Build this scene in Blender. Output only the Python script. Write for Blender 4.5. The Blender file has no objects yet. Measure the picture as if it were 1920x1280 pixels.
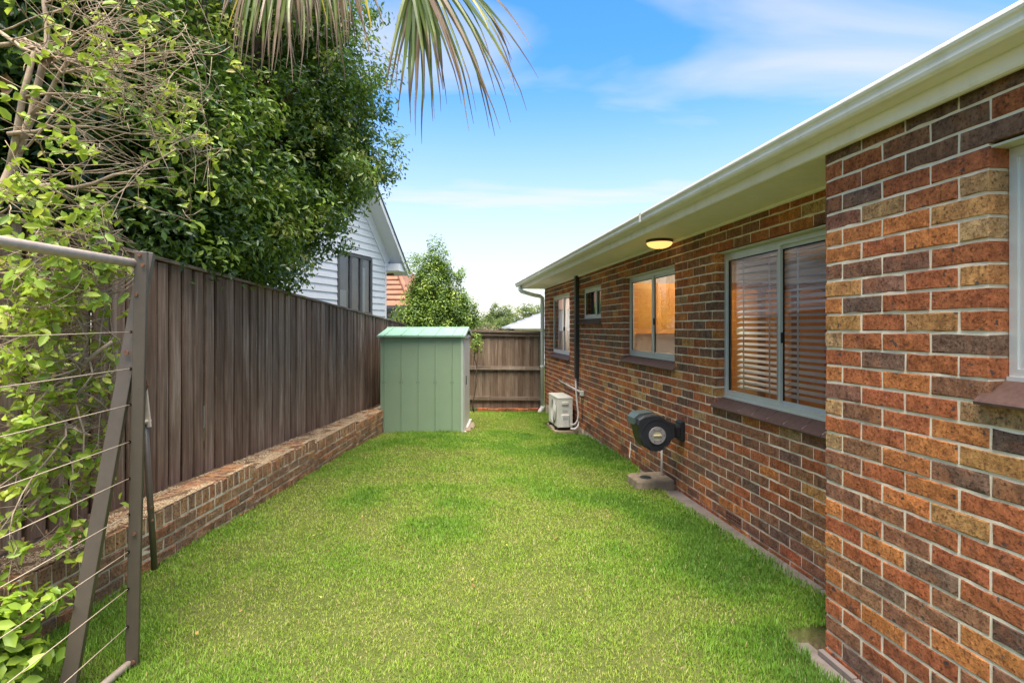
import bpy, math, random
import numpy as np
from mathutils import Vector, Matrix

random.seed(7)
RNG = np.random.default_rng(11)
scene = bpy.context.scene
COL = scene.collection
R = math.radians
PI = math.pi

# ------------------------------------------------------------------ camera, sky, sun, exposure
cam = bpy.data.objects.new("camera", bpy.data.cameras.new("camera"))
COL.objects.link(cam)
cam.location = (0, 0, 1.65)
cam.rotation_euler = (R(90), 0, 0)
cam.data.sensor_width = 36.0
cam.data.lens = 18.75
cam.data.shift_y = -26.0 / 1920.0
cam.data.clip_start = 0.05
cam.data.clip_end = 3000
scene.camera = cam

SUN_EL, SUN_AZ = 72.0, 186.0          # azimuth clockwise from +Y (the view direction)
world = bpy.data.worlds.new("World")
scene.world = world
world.use_nodes = True
wn, wl = world.node_tree.nodes, world.node_tree.links
wn.clear()


def wnode(t, **kw):
    n = wn.new(t)
    for k, v in kw.items():
        setattr(n, k, v)
    return n


w_out = wnode("ShaderNodeOutputWorld")
w_bg = wnode("ShaderNodeBackground")
w_bg.inputs["Strength"].default_value = 0.15
w_sky = wnode("ShaderNodeTexSky", sky_type='NISHITA', sun_disc=False)
w_sky.sun_elevation = R(SUN_EL)
w_sky.sun_rotation = R(SUN_AZ)
w_sky.air_density = 1.0
w_sky.dust_density = 0.6
w_sky.ozone_density = 3.0
w_geo = wnode("ShaderNodeTexCoord")
w_sep = wnode("ShaderNodeSeparateXYZ")
wl.new(w_geo.outputs["Generated"], w_sep.inputs[0])
# high thin cloud: the view direction is projected on a flat layer far overhead
w_zc = wnode("ShaderNodeMath", operation='MAXIMUM'); w_zc.inputs[1].default_value = 0.0
wl.new(w_sep.outputs["Z"], w_zc.inputs[0])
w_zo = wnode("ShaderNodeMath", operation='ADD'); w_zo.inputs[1].default_value = 0.12
wl.new(w_zc.outputs[0], w_zo.inputs[0])
w_dx = wnode("ShaderNodeMath", operation='DIVIDE')
wl.new(w_sep.outputs["X"], w_dx.inputs[0]); wl.new(w_zo.outputs[0], w_dx.inputs[1])
w_dy = wnode("ShaderNodeMath", operation='DIVIDE')
wl.new(w_sep.outputs["Y"], w_dy.inputs[0]); wl.new(w_zo.outputs[0], w_dy.inputs[1])
w_cmb = wnode("ShaderNodeCombineXYZ")
wl.new(w_dx.outputs[0], w_cmb.inputs[0]); wl.new(w_dy.outputs[0], w_cmb.inputs[1])
w_map = wnode("ShaderNodeMapping")
w_map.inputs["Location"].default_value = (0.9, 0.35, 0.0)
w_map.inputs["Rotation"].default_value = (0, 0, R(-28))
w_map.inputs["Scale"].default_value = (0.55, 1.5, 1.0)
wl.new(w_cmb.outputs[0], w_map.inputs[0])
w_n1 = wnode("ShaderNodeTexNoise")
w_n1.inputs["Scale"].default_value = 1.15
w_n1.inputs["Detail"].default_value = 5.0
w_n1.inputs["Roughness"].default_value = 0.5
w_n1.inputs["Distortion"].default_value = 0.5
wl.new(w_map.outputs[0], w_n1.inputs["Vector"])
w_r1 = wnode("ShaderNodeMapRange")
w_r1.inputs["From Min"].default_value = 0.42
w_r1.inputs["From Max"].default_value = 0.66
w_r1.inputs["To Max"].default_value = 0.72
wl.new(w_n1.outputs["Fac"], w_r1.inputs["Value"])
# pale veil towards the horizon
w_r2 = wnode("ShaderNodeMapRange")
w_r2.interpolation_type = 'SMOOTHSTEP'
w_r2.inputs["From Min"].default_value = 0.0
w_r2.inputs["From Max"].default_value = 0.46
w_r2.inputs["To Min"].default_value = 0.88
w_r2.inputs["To Max"].default_value = 0.0
wl.new(w_zc.outputs[0], w_r2.inputs["Value"])
w_max = wnode("ShaderNodeMath", operation='MAXIMUM')
wl.new(w_r1.outputs[0], w_max.inputs[0]); wl.new(w_r2.outputs[0], w_max.inputs[1])
w_mix = wnode("ShaderNodeMix", data_type='RGBA')
wl.new(w_max.outputs[0], w_mix.inputs["Factor"])
w_hs = wnode("ShaderNodeHueSaturation")
w_hs.inputs["Hue"].default_value = 0.502
w_hs.inputs["Saturation"].default_value = 1.35
w_hs.inputs["Value"].default_value = 0.77
wl.new(w_sky.outputs[0], w_hs.inputs["Color"])
wl.new(w_hs.outputs[0], w_mix.inputs["A"])
w_mix.inputs["B"].default_value = (1.98, 2.02, 2.08, 1)
wl.new(w_mix.outputs["Result"], w_bg.inputs["Color"])
wl.new(w_bg.outputs[0], w_out.inputs[0])

sun = bpy.data.objects.new("sun", bpy.data.lights.new("sun", 'SUN'))
COL.objects.link(sun)
sun.data.energy = 3.6
sun.data.angle = R(48)
sun.data.color = (1.0, 0.95, 0.87)
_d = Vector((math.cos(R(SUN_EL)) * math.sin(R(SUN_AZ)), math.cos(R(SUN_EL)) * math.cos(R(SUN_AZ)), math.sin(R(SUN_EL))))
sun.rotation_euler = (-_d).to_track_quat('-Z', 'Y').to_euler()
sun.location = _d * 30

scene.view_settings.view_transform = 'Standard'
scene.view_settings.look = 'None'
scene.view_settings.exposure = 1.72
scene.view_settings.gamma = 1.0
scene.view_settings.use_white_balance = True
scene.view_settings.white_balance_temperature = 7100
scene.view_settings.white_balance_tint = 10
scene.view_settings.use_curve_mapping = False
scene.cycles.max_bounces = 8
scene.cycles.transparent_max_bounces = 12
scene.cycles.use_denoising = True


# ------------------------------------------------------------------ helpers
def px(x, y, Z):
    """a point at distance Z seen at photograph position x, y (used to lay the yard out)"""
    return Vector(((x - 960) / 1000 * Z, Z, 1.65 + (614 - y) / 1000 * Z))


def tag(o, label=None, cat=None, group=None, kind=None):
    if label: o["label"] = label
    if cat: o["category"] = cat
    if group: o["group"] = group
    if kind: o["kind"] = kind
    return o


def empty(name, loc=(0, 0, 0), rz=0.0, parent=None):
    o = bpy.data.objects.new(name, None)
    COL.objects.link(o)
    o.location = loc
    o.rotation_euler = (0, 0, rz)
    o.empty_display_size = 0.1
    if parent: o.parent = parent
    return o


def link(name, me, parent=None, loc=None, rot=None):
    o = bpy.data.objects.new(name, me)
    COL.objects.link(o)
    if parent: o.parent = parent
    if loc is not None: o.location = loc
    if rot is not None: o.rotation_euler = rot
    return o


class MB:
    """collects boxes, tubes, prisms; build() links ONE mesh object"""
    def __init__(s):
        s.v, s.f = [], []

    def add(s, verts, faces):
        b = len(s.v)
        s.v += [tuple(v) for v in verts]
        s.f += [tuple(b + i for i in f) for f in faces]
        return s

    def box(s, x0, x1, y0, y1, z0, z1):
        return s.add([(x0, y0, z0), (x1, y0, z0), (x1, y1, z0), (x0, y1, z0), (x0, y0, z1), (x1, y0, z1), (x1, y1, z1), (x0, y1, z1)],
                     [(0, 3, 2, 1), (4, 5, 6, 7), (0, 1, 5, 4), (1, 2, 6, 5), (2, 3, 7, 6), (3, 0, 4, 7)])

    def cbox(s, x0, x1, y0, y1, z0, z1, c):
        """box with all edges chamfered by c"""
        vs, idx = [], {}
        for ix, X in enumerate((x0, x1)):
            for iy, Y in enumerate((y0, y1)):
                for iz, Z in enumerate((z0, z1)):
                    sx, sy, sz = (1 - 2 * ix), (1 - 2 * iy), (1 - 2 * iz)
                    for a in range(3):
                        o = [sx * c, sy * c, sz * c]
                        o[a] = 0
                        idx[(ix, iy, iz, a)] = len(vs)
                        vs.append((X + o[0], Y + o[1], Z + o[2]))
        fs = []
        for i in (0, 1):
            fs.append([idx[(i, 0, 0, 0)], idx[(i, 1, 0, 0)], idx[(i, 1, 1, 0)], idx[(i, 0, 1, 0)]][::(1 if i else -1)])
            fs.append([idx[(0, i, 0, 1)], idx[(1, i, 0, 1)], idx[(1, i, 1, 1)], idx[(0, i, 1, 1)]][::(-1 if i else 1)])
            fs.append([idx[(0, 0, i, 2)], idx[(1, 0, i, 2)], idx[(1, 1, i, 2)], idx[(0, 1, i, 2)]][::(1 if i else -1)])
        for i in (0, 1):
            for j in (0, 1):
                fs.append([idx[(i, j, 0, 0)], idx[(i, j, 0, 1)], idx[(i, j, 1, 1)], idx[(i, j, 1, 0)]])
                fs.append([idx[(i, 0, j, 0)], idx[(i, 0, j, 2)], idx[(i, 1, j, 2)], idx[(i, 1, j, 0)]])
                fs.append([idx[(0, i, j, 1)], idx[(0, i, j, 2)], idx[(1, i, j, 2)], idx[(1, i, j, 1)]])
                for k in (0, 1):
                    fs.append([idx[(i, j, k, 0)], idx[(i, j, k, 1)], idx[(i, j, k, 2)]])
        return s.add(vs, fs)

    def tube(s, pts, r, n=8, caps=True):
        pts = [Vector(p) for p in pts]
        rs = r if isinstance(r, (list, tuple)) else [r] * len(pts)
        b = len(s.v)
        up = None
        for i, p in enumerate(pts):
            d = (pts[min(i + 1, len(pts) - 1)] - pts[max(i - 1, 0)])
            if d.length < 1e-9: d = Vector((0, 0, 1))
            d.normalize()
            if up is None:
                up = d.orthogonal().normalized()
            u = (up - d * up.dot(d))
            if u.length < 1e-6: u = d.orthogonal()
            u.normalize()
            up = u
            w = d.cross(u)
            for k in range(n):
                a = 2 * PI * k / n
                s.v.append(tuple(p + (u * math.cos(a) + w * math.sin(a)) * rs[i]))
        for i in range(len(pts) - 1):
            for k in range(n):
                k2 = (k + 1) % n
                s.f.append((b + i * n + k, b + i * n + k2, b + (i + 1) * n + k2, b + (i + 1) * n + k))
        if caps:
            s.f.append(tuple(b + k for k in range(n))[::-1])
            s.f.append(tuple(b + (len(pts) - 1) * n + k for k in range(n)))
        return s

    def sqbar(s, a, b, w, h, side):
        """rectangular bar from a to b; side = direction of the w axis"""
        a, b, side = Vector(a), Vector(b), Vector(side)
        d = (b - a).normalized()
        u = (side - d * side.dot(d)).normalized()
        t = d.cross(u)
        vs = []
        for p in (a, b):
            for i, j in ((-1, -1), (1, -1), (1, 1), (-1, 1)):
                vs.append(p + u * (i * w / 2) + t * (j * h / 2))
        return s.add(vs, [(0, 3, 2, 1), (4, 5, 6, 7), (0, 1, 5, 4), (1, 2, 6, 5), (2, 3, 7, 6), (3, 0, 4, 7)])

    def prism(s, outline, fn0, fn1):
        """outline of 2-D points; fn0/fn1 map a 2-D point to 3-D for both ends"""
        n = len(outline)
        b = len(s.v)
        s.v += [tuple(fn0(p)) for p in outline] + [tuple(fn1(p)) for p in outline]
        s.f.append(tuple(b + i for i in range(n))[::-1])
        s.f.append(tuple(b + n + i for i in range(n)))
        for i in range(n):
            j = (i + 1) % n
            s.f.append((b + i, b + j, b + n + j, b + n + i))
        return s

    def disc(s, c, axis, r0, r1, h, n=32):
        """ring or disc (r0 = 0) of height h along axis"""
        c, axis = Vector(c), Vector(axis).normalized()
        u = axis.orthogonal().normalized()
        w = axis.cross(u)
        b = len(s.v)
        for hh in (0, h):
            for rr in ((r1,) if r0 <= 0 else (r1, r0)):
                for k in range(n):
                    a = 2 * PI * k / n
                    s.v.append(tuple(c + axis * hh + (u * math.cos(a) + w * math.sin(a)) * rr))
        if r0 <= 0:
            s.f.append(tuple(b + k for k in range(n))[::-1])
            s.f.append(tuple(b + n + k for k in range(n)))
            for k in range(n):
                k2 = (k + 1) % n
                s.f.append((b + k, b + k2, b + n + k2, b + n + k))
        else:
            for k in range(n):
                k2 = (k + 1) % n
                s.f.append((b + k, b + k2, b + 2 * n + k2, b + 2 * n + k))
                s.f.append((b + n + k2, b + n + k, b + 3 * n + k, b + 3 * n + k2))
                s.f.append((b + k2, b + k, b + n + k, b + n + k2))
                s.f.append((b + 2 * n + k, b + 2 * n + k2, b + 3 * n + k2, b + 3 * n + k))
        return s

    def mesh(s, name, mat, smooth=False):
        me = bpy.data.meshes.new(name)
        me.from_pydata(s.v, [], s.f)
        if mat: me.materials.append(mat)
        if smooth:
            me.polygons.foreach_set("use_smooth", [True] * len(me.polygons))
        me.update()
        return me

    def build(s, name, mat, parent=None, smooth=False, loc=None, rot=None, bevel=0.0):
        o = link(name, s.mesh(name, mat, smooth), parent, loc, rot)
        if bevel > 0:
            m = o.modifiers.new("edge", 'BEVEL')
            m.width = bevel
            m.segments = 3
            m.limit_method = 'ANGLE'
        return o


def np_mesh(name, V, F, mat, attrs=None, smooth=False):
    """fast mesh from numpy arrays; F is (n,3) or (n,4); attrs: dict name -> per-vertex float"""
    me = bpy.data.meshes.new(name)
    V = np.ascontiguousarray(V, dtype=np.float32)
    F = np.ascontiguousarray(F, dtype=np.int32)
    k = F.shape[1]
    me.vertices.add(len(V)); me.vertices.foreach_set("co", V.ravel())
    me.loops.add(F.size); me.loops.foreach_set("vertex_index", F.ravel())
    me.polygons.add(len(F))
    me.polygons.foreach_set("loop_start", np.arange(0, F.size, k, dtype=np.int32))
    if smooth:
        me.polygons.foreach_set("use_smooth", np.ones(len(F), dtype=bool))
    for n, a in (attrs or {}).items():
        a = np.asarray(a, dtype=np.float32)
        if a.ndim == 2:
            at = me.attributes.new(n, 'FLOAT_COLOR', 'POINT')
            at.data.foreach_set("color", np.concatenate([a, np.ones((len(a), 1), np.float32)], 1).ravel())
        else:
            at = me.attributes.new(n, 'FLOAT', 'POINT')
            at.data.foreach_set("value", a)
    me.materials.append(mat)
    me.update(calc_edges=True)
    return me


# ------------------------------------------------------------------ materials
class NT:
    def __init__(s, name):
        s.m = bpy.data.materials.new(name)
        s.m.use_nodes = True
        s.n, s.l = s.m.node_tree.nodes, s.m.node_tree.links
        s.n.clear()
        s.out = s.n.new("ShaderNodeOutputMaterial")
        s.b = s.n.new("ShaderNodeBsdfPrincipled")
        s.l.new(s.b.outputs[0], s.out.inputs[0])

    def node(s, t, **kw):
        n = s.n.new(t)
        for k, v in kw.items():
            if k in n.inputs.keys():
                n.inputs[k].default_value = v
            else:
                setattr(n, k, v)
        return n

    def pos(s, scale=(1, 1, 1), kind="world", rot=(0, 0, 0), add=None):
        if kind == "world":
            src = s.node("ShaderNodeNewGeometry").outputs["Position"]
        else:
            src = s.node("ShaderNodeTexCoord").outputs["Object"]
        if add is not None:
            a = s.node("ShaderNodeVectorMath", operation='ADD')
            s.l.new(src, a.inputs[0]); s.l.new(add, a.inputs[1])
            src = a.outputs[0]
        mp = s.node("ShaderNodeMapping")
        mp.inputs["Scale"].default_value = scale
        mp.inputs["Rotation"].default_value = rot
        s.l.new(src, mp.inputs[0])
        return mp.outputs[0]

    def noise(s, vec, scale, detail=4, rough=0.55, dist=0.0):
        n = s.node("ShaderNodeTexNoise")
        n.inputs["Scale"].default_value = scale
        n.inputs["Detail"].default_value = detail
        n.inputs["Roughness"].default_value = rough
        n.inputs["Distortion"].default_value = dist
        s.l.new(vec, n.inputs["Vector"])
        return n.outputs["Fac"]

    def rng(s, val, a, b, c=0.0, d=1.0):
        n = s.node("ShaderNodeMapRange")
        n.inputs["From Min"].default_value = a; n.inputs["From Max"].default_value = b
        n.inputs["To Min"].default_value = c; n.inputs["To Max"].default_value = d
        s.l.new(val, n.inputs["Value"])
        return n.outputs[0]

    def ramp(s, val, stops):
        n = s.node("ShaderNodeValToRGB")
        e = n.color_ramp.elements
        while len(e) < len(stops): e.new(0.5)
        for el, (p, c) in zip(e, stops):
            el.position = p
            el.color = (c[0], c[1], c[2], 1)
        s.l.new(val, n.inputs[0])
        return n.outputs[0]

    def mix(s, fac, a, b, blend='MIX'):
        n = s.node("ShaderNodeMix", data_type='RGBA', blend_type=blend)
        for v, k in ((fac, "Factor"), (a, "A"), (b, "B")):
            if hasattr(v, "is_output"):
                s.l.new(v, n.inputs[k])
            elif k == "Factor":
                n.inputs[k].default_value = v
            else:
                n.inputs[k].default_value = (v[0], v[1], v[2], 1)
        return n.outputs["Result"]

    def math(s, op, a, b=None):
        n = s.node("ShaderNodeMath", operation=op)
        for i, v in enumerate((a, b)):
            if v is None: continue
            if hasattr(v, "is_output"): s.l.new(v, n.inputs[i])
            else: n.inputs[i].default_value = v
        return n.outputs[0]

    def bump(s, h, strength=0.3, dist=0.01):
        n = s.node("ShaderNodeBump")
        n.inputs["Strength"].default_value = strength
        n.inputs["Distance"].default_value = dist
        s.l.new(h, n.inputs["Height"])
        s.l.new(n.outputs[0], s.b.inputs["Normal"])
        return n

    def color(s, c):
        if hasattr(c, "is_output"): s.l.new(c, s.b.inputs["Base Color"])
        else: s.b.inputs["Base Color"].default_value = (c[0], c[1], c[2], 1)

    def set(s, rough=0.6, spec=0.5, metal=0.0):
        if hasattr(rough, "is_output"): s.l.new(rough, s.b.inputs["Roughness"])
        else: s.b.inputs["Roughness"].default_value = rough
        s.b.inputs["Specular IOR Level"].default_value = spec
        s.b.inputs["Metallic"].default_value = metal
        return s.m


def plain(name, c, rough=0.5, spec=0.5, metal=0.0, var=0.12, scale=6.0, bump=0.0, bscale=60.0, dirt=None):
    t = NT(name)
    p = t.pos()
    f = t.noise(p, scale, 5, 0.6)
    col = t.mix(t.rng(f, 0.3, 0.7), [x * (1 - var) for x in c], [min(1, x * (1 + var)) for x in c])
    if dirt:
        f2 = t.noise(t.pos((1, 1, 0.4)), 9.0, 6, 0.65)
        col = t.mix(t.rng(f2, 0.5, 0.78, 0, 0.7), col, dirt)
    t.color(col)
    if bump:
        t.bump(t.noise(p, bscale, 4, 0.6), bump, 0.004)
    return t.set(rough, spec, metal)


def brick_material(name, source):
    t = NT(name)
    if source == "object":
        base = t.node("ShaderNodeObjectInfo").outputs["Color"]
    else:
        base = t.node("ShaderNodeAttribute", attribute_name="tint").outputs["Color"]
    p = t.pos()
    big = t.noise(p, 17, 5, 0.66)
    fine = t.noise(p, 75, 6, 0.72)
    streak = t.noise(t.pos((34, 34, 6)), 1.0, 4, 0.6)
    c = t.mix(t.rng(big, 0.34, 0.66), t.mix(1.0, base, (0.62, 0.55, 0.52), 'MULTIPLY'), t.mix(1.0, base, (1.32, 1.30, 1.20), 'MULTIPLY'))
    flash = t.noise(p, 8.0, 3, 0.5)
    c = t.mix(t.rng(flash, 0.52, 0.66, 0, 0.42), c, (0.44, 0.155, 0.060))
    c = t.mix(t.rng(flash, 0.42, 0.30, 0, 0.35), c, (0.150, 0.090, 0.068))
    c = t.mix(t.rng(streak, 0.5, 0.70, 0, 0.55), c, t.mix(1.0, base, (0.50, 0.42, 0.40), 'MULTIPLY'))
    c = t.mix(t.rng(fine, 0.53, 0.62, 0, 0.85), c, t.mix(1.0, base, (0.24, 0.18, 0.16), 'MULTIPLY'))
    c = t.mix(t.rng(fine, 0.44, 0.34, 0, 0.55), c, t.mix(1.0, base, (1.7, 1.65, 1.55), 'MULTIPLY'))
    spot = t.noise(p, 30, 2, 0.5)
    c = t.mix(t.rng(spot, 0.68, 0.72, 0, 0.9), c, (0.06, 0.058, 0.06))
    # green-brown grime with a shape of its own low on the wall
    z = t.node("ShaderNodeSeparateXYZ")
    t.l.new(t.node("ShaderNodeNewGeometry").outputs["Position"], z.inputs[0])
    low = t.math('MULTIPLY', t.rng(z.outputs["Z"], 0.30, -0.05), t.rng(t.noise(p, 5, 5, 0.65), 0.42, 0.66))
    c = t.mix(t.math('MULTIPLY', low, 0.75), c, (0.055, 0.048, 0.030))
    t.color(c)
    h = t.math('ADD', t.math('MULTIPLY', big, 0.7), t.math('MULTIPLY', fine, 0.5))
    h = t.math('ADD', h, t.math('MULTIPLY', streak, 0.35))
    t.bump(h, 1.0, 0.020)
    return t.set(0.88, 0.25)


def mortar_material():
    t = NT("mortar")
    p = t.pos()
    f = t.noise(p, 12, 5, 0.6)
    g = t.noise(p, 260, 3, 0.6)
    c = t.mix(t.rng(f, 0.3, 0.7), (0.68, 0.57, 0.43), (0.90, 0.79, 0.62))
    c = t.mix(t.rng(g, 0.55, 0.8, 0, 0.30), c, (0.38, 0.32, 0.25))
    z = t.node("ShaderNodeSeparateXYZ")
    t.l.new(t.node("ShaderNodeNewGeometry").outputs["Position"], z.inputs[0])
    low = t.math('MULTIPLY', t.rng(z.outputs["Z"], 0.25, -0.05), t.rng(t.noise(p, 5, 5, 0.65), 0.35, 0.6))
    c = t.mix(t.math('MULTIPLY', low, 0.8), c, (0.13, 0.10, 0.065))
    t.color(c)
    t.bump(t.math('ADD', g, f), 0.7, 0.006)
    return t.set(0.95, 0.15)


def wood_material(name, dark, mid, light, sx=(34, 34, 1.3), horizontal=False):
    t = NT(name)
    rnd = t.node("ShaderNodeObjectInfo").outputs["Random"]
    off = t.node("ShaderNodeCombineXYZ")
    t.l.new(t.math('MULTIPLY', rnd, 37.0), off.inputs[0]); t.l.new(t.math('MULTIPLY', rnd, 91.0), off.inputs[2])
    p = t.pos(sx, "object", add=off.outputs[0])
    grain = t.noise(p, 1.0, 6, 0.65, 0.4)
    p2 = t.pos((sx[0] * 4, sx[1] * 4, sx[2] * 2.0), "object", add=off.outputs[0])
    fine = t.noise(p2, 1.0, 4, 0.7)
    blot = t.noise(t.pos((3.0, 3.0, 1.0), "object", add=off.outputs[0]), 1.2, 4, 0.6)
    val = t.math('ADD', t.math('MULTIPLY', grain, 0.62), t.math('MULTIPLY', blot, 0.38))
    c = t.ramp(val, [(0.30, dark), (0.52, mid), (0.74, light)])
    c = t.mix(t.rng(fine, 0.56, 0.72, 0, 0.7), c, [x * 0.35 for x in dark])
    # each board weathers a little differently
    c = t.mix(t.rng(rnd, 0, 1, 0.0, 0.9), t.mix(1.0, c, (0.80, 0.70, 0.64), 'MULTIPLY'), t.mix(1.0, c, (1.40, 1.36, 1.32), 'MULTIPLY'))
    pale = t.noise(t.pos((12, 12, 0.7), 'object', add=off.outputs[0]), 1.0, 3, 0.55)
    c = t.mix(t.rng(pale, 0.62, 0.78, 0, 0.75), c, [min(1, x * 1.25) for x in light])
    t.color(c)
    t.bump(t.math('ADD', grain, t.math('MULTIPLY', fine, 0.5)), 0.55, 0.006)
    return t.set(0.82, 0.25)


def leaf_material(name, stops, rough=0.4, trans=0.3, spec=0.5, tcol=(0.30, 0.48, 0.05)):
    t = NT(name)
    at = t.node("ShaderNodeAttribute", attribute_name="rnd").outputs["Fac"]
    c = t.ramp(at, stops)
    t.color(c)
    t.set(rough, spec)
    tr = t.node("ShaderNodeBsdfTranslucent")
    t.l.new(t.mix(0.5, c, tcol), tr.inputs[0])
    mx = t.node("ShaderNodeMixShader")
    mx.inputs[0].default_value = trans
    t.l.new(t.b.outputs[0], mx.inputs[1]); t.l.new(tr.outputs[0], mx.inputs[2])
    t.l.new(mx.outputs[0], t.out.inputs[0])
    return t.m


def glass_material(name, tint=(0.92, 0.95, 0.95), boost=1.0):
    t = NT(name)
    tr = t.node("ShaderNodeBsdfTransparent"); tr.inputs[0].default_value = (*tint, 1)
    gl = t.node("ShaderNodeBsdfGlossy"); gl.inputs["Roughness"].default_value = 0.01
    gl.inputs[0].default_value = (1, 1, 1, 1)
    fr = t.node("ShaderNodeFresnel"); fr.inputs[0].default_value = 1.52
    mx = t.node("ShaderNodeMixShader")
    t.l.new(t.math('MINIMUM', t.math('MULTIPLY', fr.outputs[0], 1.55 * boost), 1.0), mx.inputs[0])
    t.l.new(tr.outputs[0], mx.inputs[1]); t.l.new(gl.outputs[0], mx.inputs[2])
    t.l.new(mx.outputs[0], t.out.inputs[0])
    return t.m


def emit_material(name, c, strength):
    t = NT(name)
    t.b.inputs["Base Color"].default_value = (*c, 1)
    t.b.inputs["Emission Color"].default_value = (*c, 1)
    t.b.inputs["Emission Strength"].default_value = strength
    return t.set(0.4)


M = {}
M["brick"] = brick_material("brick_single", "object")
M["brick_many"] = brick_material("brick_joined", "attr")
M["mortar"] = mortar_material()
M["paling"] = wood_material("weathered_paling", (0.080, 0.052, 0.037), (0.205, 0.143, 0.106), (0.45, 0.37, 0.305))
M["paling_back"] = wood_material("weathered_back_paling", (0.085, 0.062, 0.047), (0.185, 0.140, 0.106), (0.31, 0.25, 0.20), (26, 26, 1.4))
M["rail"] = wood_material("weathered_rail", (0.10, 0.078, 0.062), (0.20, 0.16, 0.13), (0.33, 0.28, 0.235), (1.3, 26, 26))
M["rail_y"] = wood_material("weathered_cap", (0.10, 0.078, 0.062), (0.20, 0.16, 0.13), (0.33, 0.28, 0.235), (26, 1.3, 26))
M["gutter"] = plain("cream_gutter", (0.80, 0.75, 0.68), 0.32, 0.5, var=0.04, dirt=(0.62, 0.58, 0.50))
M["soffit"] = plain("cream_soffit", (0.90, 0.84, 0.78), 0.6, 0.3, var=0.04, dirt=(0.80, 0.74, 0.66))
M["alu"] = plain("aluminium_frame", (0.60, 0.62, 0.60), 0.38, 0.5, 0.35, var=0.05)
M["alu_white"] = plain("white_frame", (0.74, 0.74, 0.72), 0.4, 0.5, var=0.03)
M["lintel"] = plain("cream_lintel", (0.55, 0.53, 0.42), 0.5)
M["black"] = plain("black_plastic", (0.018, 0.019, 0.022), 0.5, 0.4, var=0.3, bump=0.15, bscale=180)
M["rubber"] = plain("black_gasket", (0.012, 0.012, 0.012), 0.7)
M["glass"] = glass_material("window_glass")
M["screen"] = plain("flyscreen_dark", (0.025, 0.026, 0.028), 0.9, 0.1)
M["sill"] = plain("brown_sill_tile", (0.115, 0.062, 0.048), 0.55, 0.4, var=0.22, scale=40, bump=0.3, bscale=250)
M["int_white"] = plain("painted_plaster", (0.80, 0.77, 0.72), 0.7, var=0.02)
M["tile_white"] = plain("white_wall_tile", (0.82, 0.80, 0.78), 0.25, var=0.03)
M["timber_orange"] = plain("orange_timber", (0.80, 0.37, 0.10), 0.35, 0.5, var=0.12, scale=4)
M["timber_brown"] = plain("brown_timber", (0.27, 0.125, 0.06), 0.4, 0.5, var=0.15, scale=4)
M["timber_groove"] = plain("orange_timber_groove", (0.66, 0.28, 0.065), 0.4, var=0.1)
M["floor_int"] = plain("interior_floor", (0.35, 0.22, 0.13), 0.4)
M["blind"] = plain("white_blind", (0.66, 0.66, 0.68), 0.45, var=0.03)
def sheer(name, c):
    t = NT(name)
    t.color(c)
    t.set(0.9, 0.1)
    tr = t.node("ShaderNodeBsdfTranslucent"); tr.inputs[0].default_value = (*c, 1)
    mx = t.node("ShaderNodeMixShader"); mx.inputs[0].default_value = 0.5
    t.l.new(t.b.outputs[0], mx.inputs[1]); t.l.new(tr.outputs[0], mx.inputs[2]); t.l.new(mx.outputs[0], t.out.inputs[0])
    return t.m
M["curtain"] = sheer("white_curtain", (0.90, 0.88, 0.88))
M["curtain_grey"] = plain("mauve_curtain", (0.60, 0.54, 0.58), 0.9, var=0.06)
M["duct"] = plain("charcoal_duct", (0.030, 0.030, 0.031), 0.45, 0.5, var=0.1)
M["pvc"] = plain("white_pvc", (0.70, 0.67, 0.64), 0.45, var=0.06, dirt=(0.40, 0.35, 0.30))
M["downpipe"] = plain("pale_downpipe", (0.72, 0.78, 0.76), 0.4, var=0.05)
M["ac"] = plain("ac_casing", (0.66, 0.65, 0.58), 0.42, 0.5, var=0.04, dirt=(0.48, 0.45, 0.38))
M["ac_label"] = plain("ac_label", (0.45, 0.45, 0.43), 0.5, var=0.25, scale=90)
M["reel"] = plain("reel_casing", (0.022, 0.024, 0.029), 0.48, 0.45, var=0.25, bump=0.12, bscale=160)
M["reel_green"] = plain("reel_green", (0.060, 0.085, 0.080), 0.45, var=0.15)
M["reel_ring"] = plain("reel_grey_ring", (0.26, 0.245, 0.245), 0.55, var=0.15, scale=30)
M["reel_knob"] = plain("reel_cream_knob", (0.52, 0.45, 0.29), 0.5, var=0.2, scale=60)
M["brass"] = plain("brass_fitting", (0.45, 0.30, 0.16), 0.4, 0.5, 0.6)
M["concrete"] = plain("old_concrete", (0.29, 0.225, 0.155), 0.92, 0.2, var=0.22, scale=14, bump=0.5, bscale=120, dirt=(0.12, 0.095, 0.065))
M["paving"] = plain("grey_brown_paving", (0.20, 0.165, 0.150), 0.85, 0.25, var=0.15, scale=8, bump=0.35, bscale=150, dirt=(0.10, 0.08, 0.065))
M["hole_shade"] = plain("hole_shade_dark", (0.012, 0.010, 0.009), 0.95, 0.05)  # near-black colour standing in for the shade inside holes
M["vent"] = plain("terracotta_vent", (0.15, 0.075, 0.050), 0.9, 0.2, var=0.25, scale=30, bump=0.4, bscale=140)
M["roof_tile"] = plain("grey_roof_tile", (0.20, 0.19, 0.185), 0.8, 0.3, var=0.2, scale=10, bump=0.3)
M["shed_green"] = plain("shed_green_steel", (0.250, 0.345, 0.220), 0.42, 0.45, var=0.035, scale=3, dirt=(0.25, 0.33, 0.215))
M["shed_roof"] = plain("shed_roof_green", (0.25, 0.44, 0.31), 0.5, 0.4, var=0.10, scale=5, dirt=(0.34, 0.47, 0.38))
M["shed_white"] = plain("shed_cream_steel", (0.60, 0.60, 0.57), 0.45, var=0.04)
M["shed_trim"] = plain("shed_trim", (0.40, 0.47, 0.38), 0.45, var=0.04)
M["steel_bolt"] = plain("bolt", (0.10, 0.12, 0.11), 0.5, 0.5, 0.4)
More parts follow.
